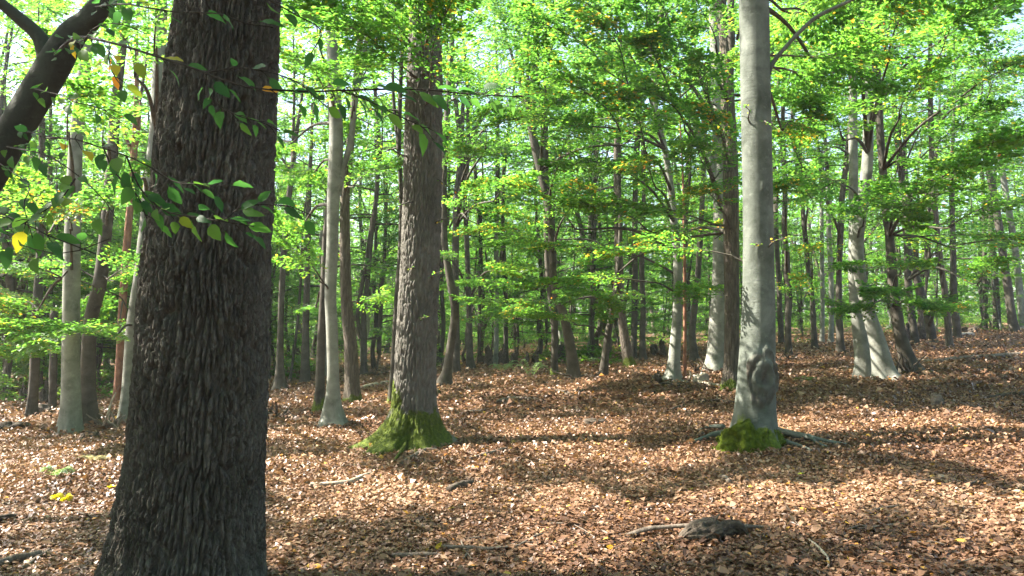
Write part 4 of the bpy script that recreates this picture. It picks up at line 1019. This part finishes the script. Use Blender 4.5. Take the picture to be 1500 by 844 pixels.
def near_branch(path, leaf_px=26, n=14, mixk=(0.45, 0.5, 0.05), spread=22, w=(5, 2), sub=True, face=0.35, droop=0.16, root=None):
    """path: (px, py, depth); leaves hang along it on short twigs"""
    r = np.random.default_rng(int(path[0][0] * 7 + path[0][1] * 13 + len(path)) % 100000)
    if root is not None: path = [(*root, B_['D'] - .12)] + list(path)
    W = np.array([at(px, py, D) for px, py, D in path])
    Q = catmull(W, 26); loc = B_['loc']
    D0 = path[-1][2]
    mb = MB(); tube(mb, Q - loc, np.linspace(w[0], w[1], 26) * .5 * D0 / F, 6, 0, rough=.12, seed=n, freq=30)
    b = link('branch', None, B_['obj'])
    spots = []
    for k in range(n):
        s = (k + 0.5 + r.uniform(-.3, .3)) / n; i = min(int(s * 25), 24)
        p = Q[i]; tdir = Q[i + 1] - Q[i]; tdir /= np.linalg.norm(tdir)
        sg = 1 if k % 2 else -1
        off = np.array([r.normal(0, .5), r.normal(0, .8), sg * .8 - droop])
        d = tdir * 0.75 + off * 0.55; d /= np.linalg.norm(d)
        ln = r.uniform(0.15, 1.0) * spread * D0 / F
        e = p + d * ln + np.array([0, 0, -0.2 * ln])
        tube(mb, np.array([p, (p + e) / 2 + [0, 0, .1 * ln], e]) - loc, np.array([1.6, 1.3, .9]) * .5 * D0 / F, 4, 0, cap=False)
        dd = d * 0.6 + tdir * .3 + np.array([r.normal(0, .3), r.normal(0, .3), -droop * r.uniform(0.2, 1.8)])
        spots.append((e, dd))
    me = mb.mesh('branch', [M['twig']]); b.data = me if False else None
    bpy.data.objects.remove(b)
    b = link('branch', me, B_['obj'])
    for e, dd in spots:
        X = Vector(dd).normalized()
        up = Vector((r.normal(0, .45), r.normal(-face, .45), 0.75))
        Z = (up - X * up.dot(X)).normalized(); Y = Z.cross(X)
        u = r.random()
        kind = 'dark' if u < mixk[0] else 'green' if u < mixk[0] + mixk[1] else ('yellow' if r.random() < .7 else 'orange')
        me = LEAVES[kind][int(r.integers(0, len(LEAVES[kind])))]
        sz = leaf_px * r.uniform(.8, 1.3) * D0 / F
        Mx = Matrix((X, Y, Z)).transposed().to_4x4()
        p = Vector(e - loc) + X * 0.14 * sz
        link('leaf', me, b, loc=p, rot=Mx.to_euler(), scale=sz)
        n_near[0] += 1
    return b
near_branch([(110, 56, 3.9), (160, 62, 3.4), (240, 86, 3.1), (300, 106, 3.0), (345, 124, 2.95), (398, 132, 2.9)], 27, 20, (.5, .4, .1), 30, (8, 2.5), root=(80, 80))
near_branch([(395, 131, 2.9), (450, 134, 2.95), (520, 132, 2.95), (610, 131, 3.0), (690, 138, 3.05), (768, 142, 3.1)], 27, 26, (.72, .28, 0), 22, (3, 1.6))
near_branch([(500, 133, 2.95), (540, 148, 2.9), (580, 168, 2.9), (618, 186, 2.9), (636, 206, 2.9)], 26, 13, (.6, .4, 0), 18, (2.4, 1.2))
near_branch([(70, 200, 3.6), (110, 204, 3.2), (140, 214, 3.1), (185, 228, 3.0), (222, 246, 2.95)], 27, 22, (.55, .4, .05), 34, (5, 2), root=(30, 190))
near_branch([(60, 225, 3.6), (90, 240, 3.2), (120, 262, 3.1), (150, 290, 3.05), (170, 320, 3.0)], 25, 15, (.3, .62, .08), 30, (4, 1.5), root=(10, 215))
near_branch([(-20, 310, 3.6), (30, 325, 3.0), (70, 345, 2.9), (110, 360, 2.85), (140, 372, 2.85)], 32, 18, (.85, .15, 0), 24, (4, 2), root=(-60, 330))
near_branch([(185, 228, 3.0), (205, 275, 3.0), (240, 308, 2.95), (285, 318, 2.9), (330, 325, 2.85), (372, 332, 2.85)], 28, 23, (.45, .5, .05), 24, (3, 1.5))
near_branch([(222, 246, 2.95), (255, 266, 2.95), (290, 270, 2.9), (328, 272, 2.9)], 25, 10, (.7, .3, 0), 16, (2.4, 1.2))
near_branch([(328, 322, 2.85), (360, 302, 2.9), (420, 302, 2.95), (462, 318, 3.0)], 26, 10, (.75, .15, .10), 14, (2.4, 1.2))
near_branch([(300, 106, 3.0), (312, 145, 3.0), (345, 168, 2.95), (385, 180, 2.95), (410, 192, 2.95)], 24, 12, (.4, .6, 0), 18, (2.4, 1.2))
near_branch([(180, 6, 3.6), (220, 12, 3.2), (260, 18, 3.1), (320, 20, 3.0), (370, 38, 3.0), (400, 40, 3.0)], 26, 20, (.55, .33, .12), 26, (4, 2), root=(140, 10))
near_branch([(160, 62, 3.4), (160, 90, 3.2), (168, 112, 3.15), (180, 128, 3.1)], 24, 9, (.1, .4, .5), 16, (2.6, 1.4))
near_branch([(380, -8, 3.0), (430, 20, 3.0), (470, 45, 3.0), (455, 80, 3.0)], 24, 9, (.6, .4, 0), 18, (2.6, 1.4))
near_branch([(90, 140, 3.7), (110, 150, 3.3), (150, 160, 3.1), (190, 190, 3.0)], 24, 14, (.35, .6, .05), 28, (3, 1.4), root=(50, 130))
near_branch([(300, 106, 3.0), (360, 100, 2.95), (430, 118, 2.9), (480, 158, 2.9)], 26, 10, (.8, .2, 0), 18, (2.4, 1.2))
near_branch([(40, 270, 3.6), (35, 300, 3.2), (45, 340, 3.1), (60, 380, 3.1)], 25, 11, (.5, .5, 0), 26, (3, 1.4), root=(0, 240))
near_branch([(150, 214, 3.1), (170, 255, 3.05), (200, 285, 3.0), (215, 320, 3.0)], 26, 12, (.35, .6, .05), 26, (2.6, 1.4))
near_branch([(10, 350, 3.2), (40, 362, 2.95), (80, 372, 2.9), (120, 366, 2.85), (160, 350, 2.85)], 30, 14, (.6, .4, 0), 22, (3, 1.4), root=(-60, 335))
near_branch([(110, 262, 3.1), (90, 290, 3.0), (60, 312, 2.95), (30, 330, 2.95)], 27, 13, (.3, .65, .05), 24, (2.6, 1.2))
near_branch([(120, 60, 3.7), (140, 40, 3.4), (175, 35, 3.2), (215, 50, 3.1)], 25, 12, (.5, .4, .1), 26, (3, 1.4), root=(100, 60))

# ------------------------------------------------------------------ dead wood on the floor
def stick(label, pts, material='deadwood', name='fallen_branch', cat='branch', parts=(), seg=10, rough=.3, lift=.0, group=None, moss=None):
    """pts: (px, py, width px) along the ground; lies half sunk in the leaves; parts: the same for its side branches"""
    base = on_ground(*pts[0][:2]); D = base[1]
    def build(pp, nm, parent, loc, sd):
        W = []
        for e in pp:
            g = on_ground(e[0], e[1]) if len(e) == 3 else at(e[0], e[1], D + e[3])
            r_ = e[2] * .5 * (g[1]) / F
            if len(e) == 3: g[2] = ground_z(g[0], g[1]) + r_ * (0.35 + lift) + 0.032
            W.append([*(g - loc), r_])
        Q = catmull(np.array(W), max(14, 7 * len(W)))
        mb = MB(); tube(mb, Q[:, :3], np.maximum(Q[:, 3], .002), seg, 0, .5 if moss is None else moss, rough=rough, seed=sd, freq=9)
        return mb.mesh(nm, [M[material]])
    loc = base.copy(); loc[2] = float(ground_z(base[0], base[1]))
    if not parts:
        return link(name, build(pts, name, None, loc, int(pts[0][0])), loc=loc, label=label, category=cat, **({'group': group} if group else {}))
    t = thing(name, loc, label, cat, group)
    link('limb', build(pts, 'limb', t, loc, int(pts[0][0])), t)
    for k, pp in enumerate(parts): link('side_branch', build(pp, 'side_branch', t, loc, k + 3), t)
    return t

def lump(label, name, cat, px, py, wpx, hpx, material, jag=.35, depth=.8, seed=0, hollow=False, parent=None, moss=None, partname=None):
    """a rough block of wood (stump, chunk) standing on the ground at px, py (its foot)"""
    g = on_ground(px, py); D = g[1]; loc = g.copy(); loc[2] = float(ground_z(g[0], g[1]))
    rx = wpx * .5 * D / F; hh = hpx * D / F; ry = rx * depth
    nu, nv = 30, 14
    th = np.linspace(0, 2 * math.pi, nu, endpoint=False); v = np.linspace(0, 1, nv)
    V_, U_ = np.meshgrid(v, th, indexing='ij')
    c, s_ = np.cos(U_), np.sin(U_)
    prof = np.where(V_ < .8, 1.15 - .25 * V_, (0.95 - ((V_ - .8) / .2) * (.45 if hollow else .9)))
    nz = fbm(c * 1.5 + seed, s_ * 1.5, V_ * 2, seed, 4)
    rr = prof * (1 + jag * nz)
    topz = hh * (1 + jag * 1.1 * vnoise(c * 1.4 + seed, s_ * 1.4, 0, seed + 3))
    Z = -0.05 + np.minimum(V_ / .8, 1) * (topz + .05) - (np.maximum(V_ - .8, 0) / .2) * (hh * .45 if hollow else -.05 * hh)
    X = c * rx * rr; Y = s_ * ry * rr
    mb = MB(); tn = .5 if moss is None else .5 + .5 * np.clip(moss + .6 * nz, 0, 1).ravel()
    vv = np.stack([X, Y, Z], -1).reshape(-1, 3)
    mb.add(vv, grid_faces(nv, nu), 0, tn)
    cen = vv[-nu:].mean(0); ring = np.arange(nu)
    mb.add(np.vstack([vv[-nu:], cen]), np.stack([ring, np.roll(ring, -1), np.full(nu, nu)], -1), 0, .5)
    me = mb.mesh(partname or name, [M[material]])
    if parent is not None:
        return link(partname, me, parent, loc=loc - np.array(parent.location), rot=(0, 0, 0))
    return link(name, me, loc=loc, label=label, category=cat)

# the weathered branch with its rotten root piece
t = thing('dead_branch', gp(1040, 792), 'weathered dead branch with a chunky rotten root piece lying in the near leaves', 'branch')
t.location[2] = float(ground_z(t.location[0], t.location[1]))
def part_tube(parent, nm, pts, D, material, rough=.25, seg=10, sd=1, n=26):
    loc = np.array(parent.location)
    W = np.array([[*(at(px, py, D + dy) - loc), w * .5 * D / F] for px, py, w, dy in pts])
    Q = catmull(W, n); mb = MB(); tube(mb, Q[:, :3], Q[:, 3], seg, 0, rough=rough, seed=sd, freq=11)
    return link(nm, mb.mesh(nm, [M[material]]), parent)
Dd = t.location[1]
def gnarl(parent, pts, D, seed, ridge=.5):
    loc = np.array(parent.location)
    W = np.array([[*(at(px, py, D + dy) - loc), w * .5 * D / F] for px, py, w, dy in pts])
    n, seg = 44, 40
    Q = catmull(W, n); C = Q[:, :3]; T_, N_, B2 = frames(C)
    th = np.linspace(0, 2 * math.pi, seg, endpoint=False)
    d = N_[:, None] * np.cos(th)[None, :, None] + B2[:, None] * np.sin(th)[None, :, None]
    s_ = np.linspace(0, 1, n)[:, None]
    a, b = np.cos(th)[None] * 2.4, np.sin(th)[None] * 2.4
    rid = 1 - 2 * np.abs(vnoise(a + seed, b, s_ * 3.0 + .6 * vnoise(s_ * 6, a, b, seed), seed)) 
    r = Q[:, 3][:, None] * (1 + ridge * rid * .55 + .4 * fbm(a * .6, b * .6, s_ * 5, seed + 3, 4))
    mb = MB(); V = C[:, None] + d * np.maximum(r, .004)[..., None]
    mb.add(V.reshape(-1, 3), grid_faces(n, seg))
    for k in (0, n - 1):
        ring = np.arange(seg)[::-1] if k == 0 else np.arange(seg)
        mb.add(np.vstack([V[k], C[k]]), np.stack([ring, np.roll(ring, -1), np.full(seg, seg)], -1))
    link('root_chunk', mb.mesh('root_chunk', [M['darkwood']]), parent)
gnarl(t, [(998, 790, 8, 0), (1004, 784, 16, 0), (1016, 778, 20, .02), (1034, 774, 24, .03), (1048, 773, 21, .03), (1058, 774, 9, .02)], Dd, 3, .7)
gnarl(t, [(1040, 792, 6, -.05), (1046, 782, 20, -.04), (1058, 778, 18, 0), (1074, 772, 18, .02), (1084, 774, 13, .02), (1094, 782, 4, .02)], Dd, 8, .7)
gnarl(t, [(1008, 786, 10, -.05), (1022, 784, 16, -.06), (1040, 786, 14, -.06), (1054, 788, 6, -.05)], Dd, 12, .8)
part_tube(t, 'splinter', [(1046, 768, 7, 0), (1050, 758, 4, .01), (1055, 752, 1.5, .02)], Dd, 'darkwood', .3, 8, 7)
part_tube(t, 'splinter', [(1068, 772, 7, 0), (1072, 762, 4, .01), (1070, 756, 1.5, .02)], Dd, 'darkwood', .3, 8, 9)
part_tube(t, 'limb', [(868, 797, 2, .25), (890, 792, 4, .2), (915, 786, 7, .15), (945, 776, 7, .1), (975, 772, 6, .08), (1010, 770, 6, .05)], Dd, 'deadwood', .14, 10, 5)
part_tube(t, 'limb', [(1072, 772, 9, .02), (1090, 771, 7, .08), (1118, 772, 4, .15)], Dd, 'deadwood', .14, 8, 6)

lump('small dark chunk of rotten wood alone on the sunlit leaves', 'wood_chunk', 'wood', 875, 624, 30, 8, 'darkwood', .5, .6, 4)
stick('short dark log lying in the leaves before the stout oak', [(657, 724, 9), (672, 719, 11), (692, 712, 8)], 'darkwood', 'short_log', 'log')
stick('pale bleached stick lying in a sunny patch before the stout oak', [(455, 716, 6), (500, 714, 8), (522, 708, 7), (543, 698, 5)], 'palewood')
stick('forked twig at the foot of the stout oak', [(588, 684, 6), (605, 674, 7), (624, 664, 6), (640, 663, 4)], 'deadwood', parts=[[(605, 674, 4), (628, 680, 3), (640, 680, 2)]])
stick('grey stick almost buried in the nearest leaves', [(575, 822, 7), (606, 821, 8), (640, 820, 6)], 'deadwood')
stick('long thin stick lying flat in the nearest leaves', [(640, 808, 5), (690, 810, 5), (725, 811, 4), (762, 806, 3)], 'deadwood')
stick('thin crooked pale twig lying near the dead branch', [(1185, 798, 3), (1200, 811, 4), (1212, 825, 4), (1214, 838, 3)], 'palewood')
stick('long twig right of the stout oak pointing to the clearing', [(688, 676, 3), (715, 668, 4), (745, 660, 3)], 'deadwood')
stick('curved branch lying across the clearing floor behind the stout oak', [(722, 592, 3), (745, 588, 6), (770, 587, 6), (795, 590, 3)], 'deadwood')
stick('fallen branch with side twigs in the middle of the clearing', [(808, 572, 3), (825, 577, 5), (842, 579, 5), (856, 574, 3)], 'darkwood', parts=[[(825, 577, 3), (838, 585, 2), (850, 588, 2)], [(842, 579, 3), (848, 570, 2)]])
stick('bare branch half hidden under leaves before the rough oak', [(968, 610, 2), (985, 603, 4), (1002, 596, 3)], 'darkwood')
stick('long dark branch on the floor left of the burled beech', [(1020, 592, 3), (1045, 590, 5), (1075, 593, 4)], 'darkwood')
stick('thin fallen branch behind the stout oak on the right', [(655, 600, 3), (672, 606, 5), (700, 606, 4), (722, 600, 2)], 'deadwood')
stick('bleached fallen log behind the dark rough-barked oak', [(530, 571, 6), (548, 567, 7), (572, 562, 5)], 'palewood', 'fallen_log', 'log')
stick('dark fallen log far between the dark oak and the stout oak', [(534, 551, 5), (552, 550, 6), (574, 547, 4)], 'darkwood', 'fallen_log', 'log')
stick('dark log lying on the right side of the clearing', [(1448, 586, 5), (1475, 583, 8), (1510, 582, 9)], 'darkwood', 'fallen_log', 'log')
stick('long fallen trunk behind the clearing, bleached on top', [(1390, 529, 4), (1420, 527, 7), (1460, 525, 8), (1515, 521, 8)], 'deadwood', 'fallen_log', 'log', rough=.3)
stick('thin log lying beside the long bleached fallen trunk', [(1345, 530, 4), (1370, 532, 6), (1400, 527, 5)], 'deadwood', 'fallen_log', 'log')
stick('sunlit short log among the far right trunks', [(1385, 497, 6), (1402, 494, 8), (1425, 492, 6)], 'palewood', 'fallen_log', 'log')
stick('stick resting against the grey weathered stump', [(1388, 590, 4), (1410, 596, 5), (1440, 602, 3)], 'darkwood')
lump('grey weathered stump sticking out of the leaves on the right', 'tree_stump', 'stump', 1373, 596, 17, 15, 'deadwood', .4, .8, 7)
lump('low mossy stump in the sun streak right of the burled beech', 'tree_stump', 'stump', 1180, 559, 28, 7, 'deadwood', .35, .8, 9, moss=.7)
lump('cream sawn stump in the sun beside the cream beech', 'tree_stump', 'stump', 1026, 562, 24, 13, 'palewood', .22, .8, 12)
lump('ragged brown stump leaning on the cream beech foot', 'tree_stump', 'stump', 962, 562, 12, 12, 'darkwood', .5, .9, 13)
stick('sunlit branch lying between the cream beech and the cream stump', [(1000, 563, 3), (1015, 562, 5), (1038, 566, 6), (1055, 567, 3)], 'palewood', parts=[[(1008, 562, 4), (1012, 550, 3, 0), (1010, 543, 2, 0)]])
stick('dark roots lying before the cream beech', [(958, 567, 4), (975, 566, 7), (995, 567, 6), (1010, 569, 3)], 'darkwood', rough=.3)
# root tangles
def tangle(label, name, px, py, wpx, hpx, n, material, seed, cat='roots'):
    r = np.random.default_rng(seed); g = on_ground(px, py); D = g[1]; loc = g.copy(); loc[2] = float(ground_z(g[0], g[1])); k = D / F
    t = thing(name, loc, label, cat)
    for q in range(n):
        x0 = r.uniform(-.5, .5) * wpx * k; a = r.uniform(0, 6.28); L = r.uniform(.4, 1) * max(wpx, hpx) * k * .7
        p = np.array([x0, r.uniform(-.3, .3) * wpx * k, 0.0]); dirv = np.array([math.cos(a), math.sin(a) * .7, r.uniform(.15, 1.2) * hpx / wpx * 1.4])
        P = [p - [0, 0, .05]]
        for _ in range(4):
            p = p + dirv * L / 4 + r.normal(0, .05 * L, 3); p[2] = min(max(p[2], -.02), hpx * k * 1.05)
            P.append(p.copy())
        mb = MB(); tube(mb, catmull(np.array(P), 14), np.linspace(r.uniform(1.6, 3.2), .6, 14) * k, 7, 0, rough=.3, seed=q + seed, freq=8)
        link('root', mb.mesh('root', [M[material]]), t)
    return t
tangle('heap of dead roots and rotten wood right of the big oak', 'root_heap', 408, 612, 46, 34, 16, 'darkwood', 1)
tangle('tangle of broken roots round the dark trunk by the beech clump', 'root_tangle', 1330, 550, 44, 36, 16, 'darkwood', 2)
tangle('brushwood heap between the curving beech and the leaning pair', 'brushwood_heap', 862, 556, 50, 20, 14, 'deadwood', 3, 'brushwood')
tangle('brushwood with bleached twigs beside the scarred beech', 'brushwood_heap', 160, 628, 40, 32, 12, 'deadwood', 4, 'brushwood')
tangle('root plate under the thick old beech of the pair', 'root_tangle', 1035, 545, 44, 26, 14, 'darkwood', 6)
tangle('low heap of sticks behind the burled beech', 'brushwood_heap', 1150, 530, 24, 18, 9, 'darkwood', 7, 'brushwood')
lump('dark lump of rotten wood beside the scarred beech foot', 'wood_chunk', 'wood', 130, 642, 26, 9, 'darkwood', .5, .6, 21)
lump('dark flat stump in the left wood below the burred trunk', 'tree_stump', 'stump', 18, 630, 38, 9, 'darkwood', .45, .7, 22)
lump('broad dark stump between the burred trunk and the straight beech', 'tree_stump', 'stump', 62, 606, 22, 12, 'darkwood', .45, .8, 23)
lump('small mossy lump of wood behind the crooked beech foot', 'wood_chunk', 'wood', 640, 582, 12, 9, 'darkwood', .4, .8, 24, moss=.3)
FAR_ST = [(652, 540, 9, 14), (716, 536, 11, 22), (736, 535, 12, 24), (754, 534, 10, 16), (770, 534, 9, 14), (785, 533, 10, 12), (822, 530, 9, 16), (864, 528, 9, 14), (958, 520, 10, 12), (706, 534, 9, 10), (12, 586, 14, 16), (34, 588, 12, 20), (64, 590, 12, 22), (1350, 498, 12, 14), (1330, 500, 12, 20), (1415, 488, 14, 8), (1265, 505, 10, 12), (970, 522, 9, 16), (1425, 490, 12, 9)]
for k, (px, py, w, h) in enumerate(FAR_ST):
    o = lump(('tall thin' if h > 1.7 * w else 'squat' if h < w * 1.05 else 'dark') + ' broken stump ' + place_words(*on_ground(px, py)[:2]), 'tree_stump', 'stump', px, py, w, h, 'darkwood', .5, .8, 40 + k); o['group'] = 'broken stumps at the back edge'
stick('thick dark stick at the left of the floor beside the big oak', [(-10, 836, 9), (25, 826, 12), (60, 818, 9)], 'deadwood')
stick('thin stick crossing the thick dark one beside the big oak', [(30, 840, 5), (52, 826, 6), (72, 812, 4)], 'deadwood')
stick('dark piece of branch half buried beyond the thick dark stick', [(-10, 768, 8), (12, 764, 9), (26, 762, 5)], 'darkwood')
stick('bleached thin twig leaning by the leaning grey beech', [(148, 632, 3), (156, 612, 3, -.3), (163, 590, 3, -.25), (170, 575, 2, -.2)], 'palewood', lift=.2)
stick('small blue-grey flake of bark before the burled beech', [(1055, 702, 5), (1062, 707, 8), (1070, 713, 5)], 'deadwood', 'bark_flake', 'bark')
for k in range(64):
    py = float(575 + 265 * rng.random() ** 0.8); px = float(rng.uniform(395, 1490) if k % 6 else rng.uniform(5, 150))
    q_ = (py - 475) / 200; ln = rng.uniform(8, 26) * q_; a_ = rng.normal(0, .9); dx, dy = ln * math.cos(a_), ln * math.sin(a_) * .35
    wd = rng.uniform(1.2, 2.6) * (.6 + .5 * q_)
    stick('thin twig scattered on the leaf litter of the clearing', [(px - dx, py - dy, wd * .6), (px + rng.normal(0, 2), py + rng.normal(0, 1.5), wd), (px + dx, py + dy, wd * .5)], 'deadwood' if k % 3 else 'darkwood', 'fallen_twig', 'twig', group='twigs on the leaf litter', seg=6)

# ------------------------------------------------------------------ ferns and small plants
def flat_mat(name, c1, c2, tr=.4):
    return leaf_mat(name, [(0, c1), (1, c2)], 2.0, tr)
M['fern_green'] = flat_mat('fern_green', (.10, .19, .08), (.2, .28, .13)); M['fern_pale'] = flat_mat('fern_pale', (.36, .32, .2), (.5, .46, .32)); M['fern_yellow'] = flat_mat('fern_yellow', (.5, .46, .02), (.65, .58, .03))
def fern(label, px, py, wpx, hpx, material, fronds, seed, name='fern'):
    r = np.random.default_rng(seed); g = on_ground(px, py); D = g[1]; loc = g.copy(); loc[2] = float(ground_z(g[0], g[1])); k = D / F
    t = thing(name, loc, label, 'fern')
    for q in range(fronds):
        a = r.uniform(-.4, .4) + (math.pi if q % 2 else 0) + r.normal(0, .4); L = wpx * .6 * k * r.uniform(.7, 1.1); H = hpx * k * r.uniform(.7, 1.1)
        s = np.linspace(0, 1, 14); P = np.stack([np.cos(a) * L * s, np.sin(a) * L * s * .8, H * np.sin(s * 2.3) / .95], 1)
        mb = MB(); tube(mb, P, np.linspace(.004, .0015, 14), 4, 0, cap=False)
        T_, N_, B2 = frames(P)
        pos, dd, nn, ss = [], [], [], []
        for i in range(2, 14):
            for sg in (-1, 1):
                side = np.cross(T_[i], [0, 0, 1.0]); side /= np.linalg.norm(side) + 1e-9
                ln = L * .42 * (1 - s[i]) + .03
                for u in np.linspace(.12, 1, 5):
                    pos.append(P[i] + side * sg * ln * u + T_[i] * ln * u * .35); dd.append(side * sg * .7 + T_[i] * .8); nn.append([r.normal(0, .3), r.normal(0, .3), 1]); ss.append((.02 + .05 * L) * (1.1 - .5 * u))
        leaves(mb, np.array(pos), np.array(dd), np.array(nn), np.array(ss) * 1.2, r.uniform(0, 1, len(pos)), LEAF_QUAD)
        link('frond', mb.mesh('frond', [M[material]]), t)
    return t
fern('small green fern frond growing in the leaves left of the big oak', 80, 702, 42, 20, 'fern_green', 3, 2)
fern('pale dead fern lying near the scarred beech', 142, 676, 44, 10, 'fern_pale', 3, 3)
fern('bright yellow fern tuft in the leaves left of the big oak', 92, 738, 22, 11, 'fern_yellow', 3, 5)
fern('tiny yellow fern touching the big oak foot', 164, 718, 9, 5, 'fern_yellow', 2, 8)
fern('green fern beside the dark trunk with mossy foot', 778, 556, 40, 26, 'fern_green', 5, 6)
fern('green fern at the edge of the undergrowth behind the clearing', 735, 548, 44, 18, 'fern_green', 5, 7)
# sprigs growing straight from the trunks
def sprig(key, px, py, s, side=-90, dy=0.0, var=0):
    T_ = TREES[key]; p = at(px, py, T_['D'])
    k = int(np.argmin(abs(T_['P'][:, 2] + T_['loc'][2] - p[2])))
    q = p - T_['loc']; q[1] -= math.sqrt(max(T_['rad'][k] ** 2 - (q[0] - T_['P'][k][0]) ** 2, 0)) * .95
    link('sprig', SPR[var % 3], T_['obj'], loc=q, rot=(rng.normal(0, .4), rng.normal(0.1, .3), R(side)), scale=s)
SPR = [make_branch(900 + k, L=.5, nfan=4, nleaf=5, leaf=.05, autumn=.1) for k in range(3)]
for k, (px, py, s, sd) in enumerate([(606, 300, .8, -120), (638, 330, .8, -40), (600, 232, .9, -140), (632, 410, .6, -60), (612, 395, .5, -100), (620, 470, .5, -70), (640, 265, .7, -30)]): sprig('P', px, py, s, sd, var=k)
for k, (px, py, s, sd) in enumerate([(1104, 362, .7, -110), (1118, 364, .7, -60), (1095, 185, .7, -120), (1110, 182, .8, -80)]): sprig('EE', px, py, s, sd, var=k)
# single bright leaves lying on top of the litter
for k, (px, py, kd) in enumerate([(893, 812, 'orange'), (1400, 742, 'yellow'), (640, 812, 'orange'), (1168, 700, 'yellow'), (700, 690, 'orange'), (1010, 722, 'yellow'), (820, 640, 'orange'), (470, 838, 'orange'), (1330, 790, 'orange'), (1270, 640, 'yellow'), (560, 700, 'yellow'), (1445, 800, 'orange')]):
    g = gp(px, py, .035)
    link('fallen_leaf', LEAVES[kd][0], loc=g, rot=(rng.normal(0, .3), rng.normal(0, .3), rng.uniform(0, 6.28)), scale=.085, label=('orange' if kd == 'orange' else 'yellow') + ' fallen leaf lying on top of the brown litter', category='leaf', group=('orange' if kd == 'orange' else 'yellow') + ' leaves on the litter')
print('near leaves', n_near[0])

# ------------------------------------------------------------------ the thin bright air of the wood
HAZE = 0.0007
if HAZE:
    mh = bpy.data.materials.new('haze_air'); mh.use_nodes = True; nh = mh.node_tree; nh.nodes.clear()
    pv = nh.nodes.new('ShaderNodeVolumePrincipled'); pv.inputs['Density'].default_value = HAZE; pv.inputs['Color'].default_value = (0.92, 0.96, 0.98, 1); pv.inputs['Anisotropy'].default_value = 0.3
    oh = nh.nodes.new('ShaderNodeOutputMaterial'); nh.links.new(pv.outputs[0], oh.inputs['Volume'])
    x0, x1, y0, y1, z0, z1 = -330, 330, -70, 340, -4.0, 30.0
    mb = MB(); mb.add([[x0, y0, z0], [x1, y0, z0], [x1, y1, z0], [x0, y1, z0], [x0, y0, z1], [x1, y0, z1], [x1, y1, z1], [x0, y1, z1]], [[3, 2, 1, 0], [4, 5, 6, 7], [0, 1, 5, 4], [1, 2, 6, 5], [2, 3, 7, 6], [3, 0, 4, 7]])
    link('haze', mb.mesh('haze', [mh], ()), kind='stuff', label='thin bright haze in the air between the trees', category='haze')
    cy.volume_bounces = 0
